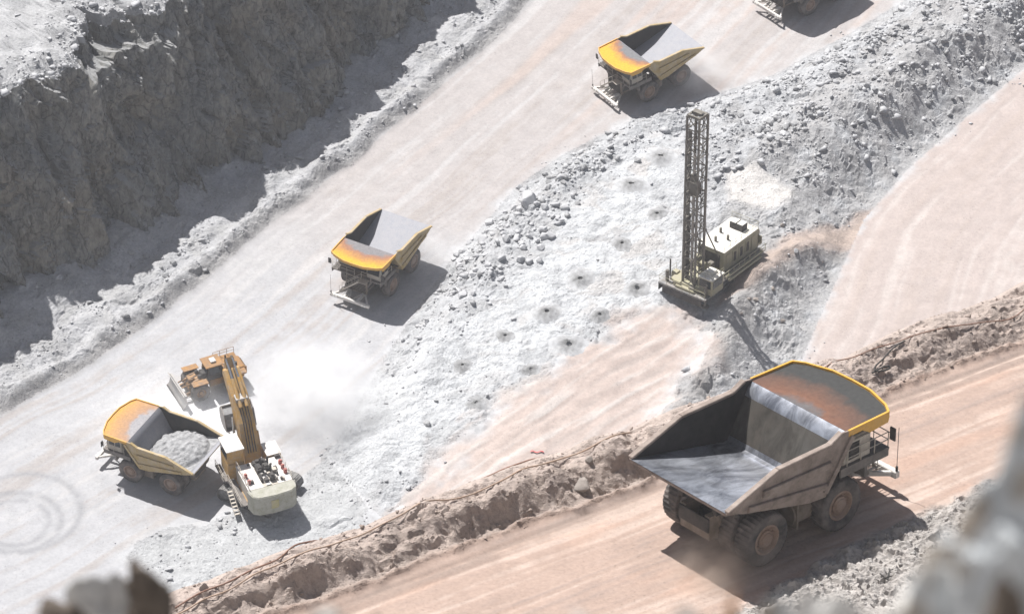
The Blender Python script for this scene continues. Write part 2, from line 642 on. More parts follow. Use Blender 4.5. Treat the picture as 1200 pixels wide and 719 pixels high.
# rubble
lay((0.46, 0.465, 0.475), k_in)
lay((0.38, 0.37, 0.365), k_in * sstep(0.1, 0.8, n_b) * 0.5)
lay((0.38, 0.37, 0.365), bank_zone * sstep(-0.5, 0.3, n_b + 0.3) * 0.6)
lay((0.30, 0.28, 0.265), bank_zone * np.exp(-(d_bk / 1.8) ** 2) * 0.5)
lay((0.47, 0.475, 0.48), k_spill)
lay((0.58, 0.59, 0.60), in_b * k_white * 0.95)
lay((0.47, 0.435, 0.41), in_b * k_white * sstep(0.1, 0.5, fbm(X / 8 + flow * 0.2, Y / 3 + flow * 0.5, 3, 126)) * sstep(pb[0] - 10, pa[0], X) * 0.6)
lay((0.38, 0.385, 0.395), in_b * k_white * sstep(0.1, 0.6, fbm(X / 4 + flow * 0.3, Y / 2.0 + flow * 0.4, 4, 128)) * 0.6)
lay((0.435, 0.36, 0.325), in_b * k_pink)
lay((0.51, 0.475, 0.45), in_b * k_pink * sstep(0.0, 0.7, r_st) * 0.7)
lay((0.36, 0.325, 0.305), in_b * k_pink * sstep(-0.15, -0.7, r_st) * 0.3)
lay((0.47, 0.385, 0.335), in_b * k_track)
lay((0.40, 0.30, 0.25), in_b * np.exp(-(s_track / 0.8) ** 2) * 0.5)
lay((0.62, 0.595, 0.57), in_b * k_bare)  # bare patch, pale by its own colour
# strip under the wall
lay((0.45, 0.45, 0.46), scree)
lay((0.38, 0.375, 0.37), scree * sstep(-0.2, 0.5, n_b) * 0.5)
lay((0.32, 0.31, 0.305), np.where(off > -0.3, np.exp(-((offw - 1.0) / 1.0) ** 2), 0) * 0.75)  # road side of the windrow darkened: its shade painted in
# very white patch of ground by the loading spot
cx, cy, _ = unp(215, 492)
lay((0.74, 0.74, 0.745), np.exp(-(((X - cx) / 9) ** 2 + ((Y - cy) / 7) ** 2)) * 0.9 * (~in_b))
tone = np.clip(tone, 0.02, 0.8)

V = np.stack([X, Y, Z], -1)
fcx = lambda A: (A[:-1, :-1] + A[1:, 1:]) * 0.5
zone = np.zeros((NYg - 1, NXg - 1), int)            # 0 floor/main road
inb_f = inside(fcx(X), fcx(Y), BENCH)
zone[inb_f] = 1                                     # rubble bench
zone[(~inb_f) & (fcx(k_spill) > 0.5)] = 1
zone[inb_f & (fcx(s_pink) > 0)] = 2                 # dirt ramp
zone[(~inb_f) & (fcx(d_br) <= fcx(d_bl)) & (fcx(Y) > 380)] = 3   # side road
zone[(~inb_f) & (fcx(offw) > 0.3)] = 4              # scree and windrow
mat_road = ground_mat('packed_road_dirt', 2.2, 0.30, 0.10, 8, 0.10)
mat_rubble = ground_mat('broken_rock', 2.6, 0.75, 0.30, 7, 0.20)
mat_ramp = ground_mat('loose_dirt', 2.4, 0.4, 0.14, 9, 0.12)
for zi, nm, mt in ((0, 'haul_road', mat_road), (1, 'rubble_bench', mat_rubble), (2, 'dirt_ramp', mat_ramp), (3, 'side_road', mat_road), (4, 'rubble_windrow', mat_rubble)):
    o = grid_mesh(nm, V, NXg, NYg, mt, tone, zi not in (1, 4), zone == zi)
    tag(o, kind='structure')


def gz(x, y):
    """height of the pit floor sheet"""
    i = min(max(int(np.searchsorted(gx, x)) - 1, 0), NXg - 2)
    j = min(max(int(np.searchsorted(gy, y)) - 1, 0), NYg - 2)
    tx = (x - gx[i]) / (gx[i + 1] - gx[i]); ty = (y - gy[j]) / (gy[j + 1] - gy[j])
    return float((Z[j, i] * (1 - tx) + Z[j, i + 1] * tx) * (1 - ty) + (Z[j + 1, i] * (1 - tx) + Z[j + 1, i + 1] * tx) * ty)


def on_ground(u, v):
    """where the ray through a pixel meets the pit floor sheet"""
    p = unp(u, v, 0)
    for _ in range(12):
        h = gz(p[0], p[1]) - base(p[1])
        p = unp(u, v, h)
    return p


# ------------------------------------------------------------------ high wall
TOE = pxline([(-420, 560), (-150, 430), (0, 352), (100, 292), (200, 228), (300, 160), (400, 78), (480, 2), (570, -90), (800, -330)])
WL = np.array(TOE)
seg = np.hypot(*np.diff(WL, axis=0).T)
acc = np.concatenate([[0], np.cumsum(seg)])
WH = 30.0
ns = int(acc[-1] / 0.32)
nt_ = 150
sv = np.linspace(0, acc[-1], ns)
tv = np.linspace(0, 1, nt_)
px_ = np.interp(sv, acc, WL[:, 0]); py_ = np.interp(sv, acc, WL[:, 1])
ker = np.ones(90) / 90
tx_ = np.gradient(px_); ty_ = np.gradient(py_)
tx_ = np.convolve(np.pad(tx_, 45, 'edge'), ker, 'same')[45:-45]; ty_ = np.convolve(np.pad(ty_, 45, 'edge'), ker, 'same')[45:-45]
ln = np.hypot(tx_, ty_); nxv, nyv = ty_ / ln, -tx_ / ln       # normal towards the road
S, T = np.meshgrid(sv, tv)
zt = T * WH
crest = 1.6 * fbm(S / 9, S * 0 + 0.3, 4, 200) + 0.9 * fbm(S / 2.2, S * 0 + 4.3, 3, 201)
back = 10.2 * T - 3.4
wS = S + 1.2 * fbm(S / 5, zt / 7, 3, 206); wZ = zt + 1.6 * fbm(S / 5, zt / 7, 3, 208)
disp = 3.2 * fbm(S / 12, zt / 22, 4, 210) + 1.3 * ridged(wS / 7, wZ / 22, 4, 214) + 2.2 * facets(wS / 5.2, wZ / 10.0, 222, 0.7) + 0.9 * facets(wS / 1.9, wZ / 4.5, 225) + 0.32 * facets(wS / 0.8, wZ / 1.6, 228, 1.0) + 0.2 * fbm(S / 0.8, zt / 1.4, 3, 218)
disp *= sstep(0, 0.05, T) * 0.9 + 0.1
# ledge with scree near the crest, seen at the top left
sx = np.interp(unp(178, 245)[1], WL[:, 1], acc)
notch = np.exp(-((S - sx) / 5.5) ** 2)
back += notch * 5.5 * sstep(0.86, 0.92, T)
zz = zt + crest * T + notch * (-2.2) * sstep(0.86, 0.90, T)
WX = px_[None, :] - nxv[None, :] * (back - disp)
WY = py_[None, :] - nyv[None, :] * (back - disp)
WZ = base(py_)[None, :] - 1.0 + zz
WV = np.stack([WX, WY, WZ], -1)
# bench above the crest: rows going back from the top row
rows = []
for k, dback in enumerate([0.5, 1.0, 1.5, 2.0, 2.6, 3.2, 3.9, 4.6, 5.4, 6.3, 7.2, 8.2, 9.3, 10.6, 12, 14, 16, 18, 24, 32, 45, 70, 110, 200]):
    bx = WX[-1] - nxv * dback
    by = WY[-1] - nyv * dback
    bz = WZ[-1] * 0 + base(py_) - 1 + WH + crest[-1] * math.exp(-dback / 4) + 0.5 * fbm(bx / 4, by / 4, 4, 240) + 0.22 * facets(bx / 1.4, by / 1.4, 244) + 0.9 * math.exp(-((dback - 4.5) / 2.5) ** 2)
    rows.append(np.stack([bx, by, bz], -1))
rows = np.array(rows)


def wall_mat():
    m = bpy.data.materials.new('blasted_wall_rock')
    nt, bs = nodes_of(m)
    co = coord(nt)
    st = mapping(nt, co, (1, 1, 0.35))
    n1 = noise_node(nt, st, 0.16, 6, 0.6, 0.6)
    n2 = noise_node(nt, st, 1.5, 8, 0.72, 0.5)
    n3 = noise_node(nt, co, 4.5, 5, 0.7)
    c = mix(nt, (0.225, 0.235, 0.24), (0.37, 0.355, 0.325), ramp(nt, n1, [(0.38, (0, 0, 0)), (0.62, (1, 1, 1))]))
    c = mix(nt, c, (0.32, 0.285, 0.235), ramp(nt, noise_node(nt, co, 0.07, 5, 0.6), [(0.48, (0, 0, 0)), (0.66, (0.8, 0.8, 0.8))]))
    c = mix(nt, c, ramp(nt, n2, [(0.3, (0.4, 0.4, 0.42)), (0.5, (0.95, 0.95, 0.95)), (0.7, (1.35, 1.33, 1.3))]), 1.0, 'MULTIPLY')
    # joints in the rock: thin dark lines, steep
    vo = nt.nodes.new('ShaderNodeTexVoronoi')
    vo.feature = 'DISTANCE_TO_EDGE'
    vo.inputs['Scale'].default_value = 0.28
    wp = nt.nodes.new('ShaderNodeVectorMath'); wp.operation = 'MULTIPLY_ADD'
    nz1 = nt.nodes.new('ShaderNodeTexNoise'); nz1.inputs['Scale'].default_value = 0.4; nz1.inputs['Detail'].default_value = 4
    nt.links.new(co, nz1.inputs['Vector'])
    nt.links.new(nz1.outputs['Color'], wp.inputs[0]); wp.inputs[1].default_value = (3, 3, 3); nt.links.new(mapping(nt, co, (1, 1, 0.45)), wp.inputs[2])
    nt.links.new(wp.outputs[0], vo.inputs['Vector'])
    c = mix(nt, c, ramp(nt, vo.outputs['Distance'], [(0.0, (0.45, 0.45, 0.47)), (0.05, (1, 1, 1))]), 0.8, 'MULTIPLY')
    # paler where the rock faces up: sunlight painted onto dusty ledges
    gm = nt.nodes.new('ShaderNodeNewGeometry')
    sp = nt.nodes.new('ShaderNodeSeparateXYZ')
    nt.links.new(gm.outputs['Normal'], sp.inputs[0])
    c = mix(nt, c, (0.40, 0.40, 0.40), ramp(nt, sp.outputs['Z'], [(0.66, (0, 0, 0)), (0.86, (0.9, 0.9, 0.9))]))
    nt.links.new(c, bs.inputs['Base Color'])
    bs.inputs['Roughness'].default_value = 0.95
    bs.inputs['Specular IOR Level'].default_value = 0.1
    add = nt.nodes.new('ShaderNodeMath'); add.operation = 'ADD'
    nt.links.new(n2, add.inputs[0]); nt.links.new(n3, add.inputs[1])
    bump(nt, bs, add.outputs[0], 0.9, 0.5)
    return m


o = grid_mesh('high_wall', WV, ns, nt_, wall_mat(), None, False)
tag(o, kind='structure')
RV = np.concatenate([WV[-1:], rows])
rt = np.full(RV.shape, 0.0) + np.array([0.42, 0.42, 0.425])
rt *= (1 + 0.15 * fbm(RV[..., 0] / 3, RV[..., 1] / 3, 4, 250))[..., None]
o = grid_mesh('upper_bench', RV, ns, len(RV), mat_rubble, np.clip(rt, 0.1, 0.8), False)
tag(o, kind='structure')

# ------------------------------------------------------------------ near haul road with berm (upper bench)
E0 = np.array(pxnear([(400, 700)])[0]); E1 = np.array(pxnear([(1200, 405)])[0])
ud = (E1 - E0) / np.hypot(*(E1 - E0))          # along the road, away and to the right
vd = np.array([ud[1], -ud[0]])                 # across, towards the camera
uu = np.concatenate([np.arange(-75, -30, 1.5), np.arange(-30, 62, 0.13), np.arange(62, 130, 1.5)])
vv = np.concatenate([[-8.6, -7.9, -7.3], np.arange(-6.8, 20, 0.13), np.arange(20, 60, 1.0)])
U, Vv = np.meshgrid(uu, vv)
NX_, NY_ = E0[0] + U * ud[0] + Vv * vd[0], E0[1] + U * ud[1] + Vv * vd[1]
wv = Vv + 0.5 * fbm(U / 5, U * 0 + 0.7, 3, 300) + 0.25 * fbm(U / 1.4, Vv / 3, 3, 301)
bh = 1.45 + 0.4 * fbm(U / 8, U * 0 + 9.1, 3, 305)        # berm height
cw_ = 0.8 * fbm(U / 10, U * 0 + 2.2, 3, 306)
crest_v = -3.6 + 0.6 * cw_
NH = bh * sstep(-0.3, -2.7, wv)
# cut bank: clods and a broken lip half way up
lw_ = fbm(U, Vv, 3, 309)
clod, clv = cells(U / 0.75, Vv / 0.6 + 0.3 * fbm(U, Vv, 2, 310), 311)
bz_ = sstep(-0.2, -1.0, wv) * sstep(-5.6, -3.4, Vv)
NH += bz_ * (0.45 * fbm(U / 3.5, Vv / 1.6, 3, 314) + 0.22 * fbm(U / 1.5, Vv / 1.2, 4, 312) + (0.06 + 0.26 * sstep(0.0, 0.5, fbm(U / 5, Vv / 2.5, 3, 308))) * facets(U / 0.9 + 0.3 * lw_, Vv / 0.7, 311) + (0.05 + 0.10 * sstep(-0.1, 0.4, fbm(U / 4, Vv / 2, 3, 307))) * facets(U / 0.4, Vv / 0.36 + 0.2 * lw_, 318, 1.0) + 0.06 * fbm(U / 0.35, Vv / 0.35, 2, 313))
lipn = fbm(U / 2.6, U * 0 + 5.5, 4, 315)
NH += 0.40 * sstep(-1.55, -1.8, wv + 0.4 * lipn) * sstep(-2.9, -2.0, wv) * sstep(-0.2, 0.4, fbm(U / 9, U * 0 + 1.5, 2, 316) + 0.15)
# small windrow left by the grader at the road edge, then wheel cuts
NH += 0.34 * np.exp(-((wv + 0.35) / 0.32) ** 2) * (1 + 0.6 * fbm(U / 1.2, Vv / 1.2, 3, 317))
NH -= 0.10 * np.exp(-((Vv - 0.75) / 0.22) ** 2) + 0.07 * np.exp(-((Vv - 1.7) / 0.25) ** 2)
# outer side falls away
outer = np.clip(crest_v - 0.9 - Vv, 0, 50)
NH -= outer * 0.75 + 0.5 * np.clip(outer - 1.2, 0, 50)
wr3 = 0.2 * fbm(U / 20, Vv / 9, 3, 319)
rutn = 0.9 * fbm((Vv + wr3) / 1.7, U / 55, 3, 320) + 0.7 * fbm((Vv + 2 * wr3) / 0.55, U / 24, 2, 322) + 0.25 * fbm(U / 1.5, Vv / 1.2, 4, 323)
road_k = sstep(0.2, 0.8, Vv) * sstep(15.2, 14.2, Vv + 0.6 * fbm(U / 4, U * 0, 3, 325))
NH += road_k * 0.05 * rutn
# rubble shoulder on the camera side
E2 = pxnear([(700, 800), (868, 712), (985, 640), (1090, 596), (1185, 548), (1400, 430)])
d_s, s_s, _ = dist_line(NX_, NY_, E2)
sh = np.where(s_s < 0, d_s, -d_s) + 0.5 * fbm(U / 2, Vv / 2, 3, 330)
k_sh = sstep(-0.3, 0.6, sh)
csh, csv = cells(U / 0.8, Vv / 0.8, 332)
NH += k_sh * (0.55 * sstep(0, 2.4, sh) + 0.25 * fbm(U / 1.8, Vv / 1.8, 4, 333) + 0.30 * facets(U / 0.8, Vv / 0.8, 332) + 0.16 * facets(U / 0.35, Vv / 0.35, 336, 1.0) + 0.12 * fbm(U / 0.3, Vv / 0.3, 2, 334))
NZ_ = nbase(NY_) + NH
nt3 = np.zeros(U.shape + (3,)) + np.array([0.36, 0.27, 0.225])


def nlay(col, k):
    global nt3
    k = np.clip(np.asarray(k, float), 0, 1)[..., None]
    nt3 = nt3 * (1 - k) + np.asarray(col) * k


nlay((0.30, 0.235, 0.205), sstep(0.1, 0.8, rutn) * 0.75)
nlay((0.45, 0.36, 0.31), sstep(-0.1, -0.8, rutn) * 0.8)
nlay((0.40, 0.27, 0.21), sstep(0.1, 0.7, fbm(U / 14, Vv / 2.2, 3, 340)) * 0.5)
nlay((0.235, 0.19, 0.165), np.exp(-((Vv - 0.9) / 0.7) ** 2) * 0.65 * sstep(-0.5, 0.2, rutn + 0.2))
nlay((0.41, 0.34, 0.30), sstep(-0.1, -0.9, wv))
nlay((0.32, 0.265, 0.24), bz_ * sstep(0.0, 0.7, fbm(U / 3, Vv / 1.3, 4, 342)) * 0.7)
nlay((0.50, 0.42, 0.375), sstep(-2.6, -3.6, Vv) * 0.75)
nlay((0.46, 0.43, 0.405), k_sh)
nlay((0.36, 0.33, 0.31), k_sh * sstep(0.1, 0.7, fbm(U / 1.5, Vv / 1.5, 4, 343)) * 0.6)
nt3 = np.clip(nt3, 0.02, 0.8)
NV = np.stack([NX_, NY_, NZ_], -1)
NYn, NXn = U.shape
vf = fcx(Vv); shf = fcx(sh); wf = fcx(wv)
mat_near = ground_mat('near_road_dirt', 3.5, 0.35, 0.07, 14, 0.12)
mat_berm = ground_mat('berm_dirt', 3.2, 0.8, 0.16, 12, 0.20)
zn = np.zeros((NYn - 1, NXn - 1), int)
zn[wf < -0.1] = 1
zn[(shf > 0) & (wf >= -0.1)] = 2
for zi, nm, mt in ((0, 'near_haul_road', mat_near), (1, 'near_berm', mat_berm), (2, 'near_rubble_shoulder', mat_berm)):
    tag(grid_mesh(nm, NV, NXn, NYn, mt, nt3, zi == 0, zn == zi), kind='structure')


def nz_at(x, y):
    u = (x - E0[0]) * ud[0] + (y - E0[1]) * ud[1]
    v = (x - E0[0]) * vd[0] + (y - E0[1]) * vd[1]
    i = min(max(int(np.searchsorted(uu, u)) - 1, 0), len(uu) - 2)
    j = min(max(int(np.searchsorted(vv, v)) - 1, 0), len(vv) - 2)
    return float(NZ_[j, i])


def on_near(u, v):
    p = unpn(u, v, 0)
    for _ in range(12):
        p = unpn(u, v, nz_at(p[0], p[1]) - nbase(p[1]))
    return p


# face of the upper bench, from its outer edge down to the pit floor (hidden behind the berm)
nfu, nfv = 140, 40
fu = np.linspace(-74, 128, nfu)
top_i = [min(int(np.searchsorted(uu, a)), len(uu) - 1) for a in fu]
FV = np.zeros((nfv, nfu, 3))
for j in range(nfv):
    t = j / (nfv - 1)
    for i in range(nfu):
        p = NV[0, top_i[i]]
        drop = (p[2] - base(p[1]) + 14) * t
        outv = drop * 0.62
        FV[j, i] = (p[0] - vd[0] * outv, p[1] - vd[1] * outv, p[2] - drop)
dn = 2.0 * fbm(np.arange(nfu)[None, :] / 5 + 0 * FV[..., 0], FV[..., 2] / 9, 4, 350) * np.linspace(0, 1, nfv)[:, None] ** 0.3
FV[..., 0] -= vd[0] * dn; FV[..., 1] -= vd[1] * dn
FV = FV[::-1]
tag(grid_mesh('bench_face', FV, nfu, nfv, mat_rubble, np.zeros(FV.shape) + 0.38, True), kind='structure')

# hillside the photograph is taken from, just under the frame
hx = np.linspace(-60, 60, 161)
hy = np.concatenate([np.arange(-6, 24, 0.25), np.arange(24, 186, 3.0)])
HX, HY = np.meshgrid(hx, hy)
HZ = CAM_Z - 0.62 - math.tan(R(38.7)) * np.maximum(HY, -1.0) + 0.10 * fbm(HX / 1.2, HY / 1.2, 4, 360) * sstep(0, 4, HY) + 0.42 * sstep(2, 6, HY) * sstep(40, 18, HY)
tag(grid_mesh('hillside', np.stack([HX, HY, HZ], -1), len(hx), len(hy), mat_rubble, np.zeros(HX.shape + (3,)) + np.array([0.42, 0.40, 0.38]), True), kind='structure')

# ================================================================== HAUL TRUCKS
M_tyre = paint('tyre_rubber', (0.045, 0.043, 0.042), 0.9, dust=(0.26, 0.22, 0.20), dusty=0.40, scale=0.9)
M_rim = paint('rim_steel', (0.26, 0.17, 0.12), 0.75, dust=(0.34, 0.27, 0.23), dusty=0.4)
M_frame = paint('truck_frame_paint', (0.17, 0.135, 0.10), 0.8, dust=(0.30, 0.25, 0.22), dusty=0.4)
M_dark = paint('grimy_dark_metal', (0.035, 0.033, 0.032), 0.8, dust=(0.20, 0.17, 0.15), dusty=0.2)
M_deck = paint('deck_plate', (0.12, 0.11, 0.10), 0.8, dust=(0.3, 0.26, 0.24), dusty=0.3)
M_cream = paint('cream_cabinet', (0.46, 0.42, 0.36), 0.6, dusty=0.3)
M_white = paint('white_paint', (0.66, 0.64, 0.61), 0.5, dusty=0.35, var=0.12)
M_yellow = paint('machine_yellow', (0.66, 0.345, 0.03), 0.45, dust=(0.55, 0.40, 0.22), dusty=0.14, var=0.15)
M_body_near = paint('dusty_body_brown', (0.20, 0.155, 0.13), 0.75, dust=(0.33, 0.27, 0.235), dusty=0.5, var=0.3)
M_body_far = paint('dusty_body_ochre', (0.42, 0.30, 0.12), 0.7, dust=(0.42, 0.36, 0.28), dusty=0.45, var=0.25)
M_glass = bpy.data.materials.new('dark_cab_glass')
_nt, _b = nodes_of(M_glass)
_b.inputs['Base Color'].default_value = (0.02, 0.025, 0.03, 1)
_b.inputs['Roughness'].default_value = 0.08
M_lamp = bpy.data.materials.new('lamp_lens')
_nt, _b = nodes_of(M_lamp)
_b.inputs['Base Color'].default_value = (0.75, 0.74, 0.7, 1)
_b.inputs['Roughness'].default_value = 0.15


def liner_mat(name, base_c, bright_c, rough=0.38, dirt=0.5):
    """steel worn bright by sliding rock, streaked along the body (also as painted sheen), with grime"""
    m = bpy.data.materials.new(name)
    nt, bs = nodes_of(m)
    co = coord(nt)
    st = mapping(nt, co, (0.35, 0.9, 0.35))
    n1 = noise_node(nt, st, 0.9, 7, 0.7, 0.6)
    n2 = noise_node(nt, co, 0.8, 6, 0.65, 0.5)
    n3 = noise_node(nt, mapping(nt, co, (0.5, 0.35, 0.5)), 0.9, 4, 0.6)
    c = mix(nt, base_c, bright_c, ramp(nt, n1, [(0.38, (0, 0, 0)), (0.62, (1, 1, 1))]))
    c = mix(nt, c, (0.13, 0.115, 0.10), ramp(nt, n2, [(0.48, (0, 0, 0)), (0.7, (dirt,) * 3)]))
    nt.links.new(c, bs.inputs['Base Color'])
    nt.links.new(ramp(nt, n3, [(0.3, (rough * 0.8,) * 3), (0.7, (rough * 1.35,) * 3)]), bs.inputs['Roughness'])
    bs.inputs['Metallic'].default_value = 0.75
    bump(nt, bs, n2, 0.08, 0.04)
    return m


M_liner = liner_mat('worn_liner_sheen', (0.17, 0.18, 0.21), (0.52, 0.54, 0.59), 0.36, 0.3)  # bright streaks also paint sky reflections onto the worn steel
M_liner_far = paint('scuffed_tray_steel', (0.25, 0.255, 0.285), 0.65, metal=0.1, dust=(0.29, 0.28, 0.29), dusty=0.35, var=0.2)
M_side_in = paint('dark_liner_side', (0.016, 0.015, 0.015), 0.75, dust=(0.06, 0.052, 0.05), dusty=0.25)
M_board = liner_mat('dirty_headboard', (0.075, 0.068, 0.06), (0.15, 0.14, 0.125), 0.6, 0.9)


def canopy_mat(name, r_wear, r_rust, front, wear_c=(0.17, 0.175, 0.18), rust_c=(0.30, 0.145, 0.085)):
    """canopy sheet: bare steel where rock lands, a rust rim round it, paint beyond"""
    m = bpy.data.materials.new(name)
    nt, bs = nodes_of(m)
    co = coord(nt)
    mp = mapping(nt, co, (1.0, 0.62, 0), (-5.6, 0, 0))
    ln_ = nt.nodes.new('ShaderNodeVectorMath'); ln_.operation = 'LENGTH'
    nt.links.new(mp, ln_.inputs[0])
    n1 = noise_node(nt, co, 0.9, 5, 0.6)
    n2 = noise_node(nt, co, 3.0, 6, 0.7)
    a = nt.nodes.new('ShaderNodeMath'); a.operation = 'MULTIPLY_ADD'
    nt.links.new(n1, a.inputs[0]); a.inputs[1].default_value = 1.8; a.inputs[2].default_value = -0.9
    s = nt.nodes.new('ShaderNodeMath'); s.operation = 'ADD'
    nt.links.new(ln_.outputs['Value'], s.inputs[0]); nt.links.new(a.outputs[0], s.inputs[1])
    d = nt.nodes.new('ShaderNodeMath'); d.operation = 'DIVIDE'
    nt.links.new(s.outputs[0], d.inputs[0]); d.inputs[1].default_value = 8.0
    col = ramp(nt, d.outputs[0], [(max(0.0, (r_wear - 0.6) / 8), wear_c), (r_wear / 8, rust_c), (r_rust / 8, tuple(0.45 * x + 0.55 * y for x, y in zip(rust_c, front))), (min(1, (r_rust + 0.7) / 8), front)])
    k = ramp(nt, n2, [(0.35, (0.8, 0.8, 0.8)), (0.65, (1.1, 1.1, 1.1))])
    nt.links.new(mix(nt, col, k, 1.0, 'MULTIPLY'), bs.inputs['Base Color'])
    bs.inputs['Roughness'].default_value = 0.7
    bs.inputs['Specular IOR Level'].default_value = 0.25
    bump(nt, bs, n2, 0.1, 0.03)
    return m


YEL = (0.66, 0.345, 0.03)
M_can_near = canopy_mat('canopy_bare_steel', 1.7, 3.3, (0.045, 0.045, 0.044), (0.12, 0.11, 0.11), (0.165, 0.08, 0.052))
M_can_mid = canopy_mat('canopy_worn_yellow', 2.9, 4.1, YEL, (0.20, 0.19, 0.195))
M_can_top = canopy_mat('canopy_half_worn_yellow', 2.5, 3.2, YEL, (0.17, 0.17, 0.175))
M_can_load = canopy_mat('canopy_dusty_orange', 2.6, 4.6, (0.58, 0.30, 0.06), (0.30, 0.29, 0.30), (0.36, 0.22, 0.14))

WB, TR = 6.35, 1.88


def wheel(root, x, y0, y1, sgn):
    """one wheel: tyre with lugs, rim with hub, as sub-parts"""
    lo, hi = min(y0, y1), max(y0, y1)
    w = hi - lo
    hub = MB().lathe_y([(lo + 0.2, 0.0), (lo + 0.2, 0.42), (hi - 0.2, 0.42), (hi - 0.2, 0.0)], 16, (x, 0, TR)).build('wheel', M_dark, root)
    n = 144
    pr = [(lo + 0.12, 1.02), (lo + 0.03, 1.22), (lo, 1.48), (lo + 0.07, 1.74), (lo + 0.16, 1.80), (lo + w * 0.5, 1.84), (hi - 0.16, 1.80), (hi - 0.07, 1.74), (hi, 1.48), (hi - 0.03, 1.22), (hi - 0.12, 1.02)]

    def lug(i, j):
        if j in (4, 6):
            return 0.035 if (i // 2) % 2 else -0.03
        if j == 5:
            return 0.03 if ((i + 1) // 2) % 2 else -0.02
        if j in (3, 7):
            return 0.02 if (i // 2) % 2 else -0.015
        return 0
    MB().lathe_y(pr, n, (x, 0, TR), lug).build('tyre', M_tyre, hub, True)
    yo = hi if sgn > 0 else lo
    s = sgn
    rp = [(yo - s * 0.10, 1.04), (yo - s * 0.06, 0.98), (yo - s * 0.08, 0.90), (yo - s * 0.30, 0.78), (yo - s * 0.34, 0.62), (yo - s * 0.20, 0.58), (yo - s * 0.17, 0.45), (yo - s * 0.10, 0.40), (yo - s * 0.08, 0.0)]
    r = MB().lathe_y(rp, 32, (x, 0, TR))
    for k in range(14):
        a = 2 * math.pi * k / 14
        c = Vector((x + 0.70 * math.cos(a), yo - s * 0.30, TR + 0.70 * math.sin(a)))
        r.tube(c, c + Vector((0, s * 0.07, 0)), 0.045, 6)
    r.build('rim', M_rim, hub, True)


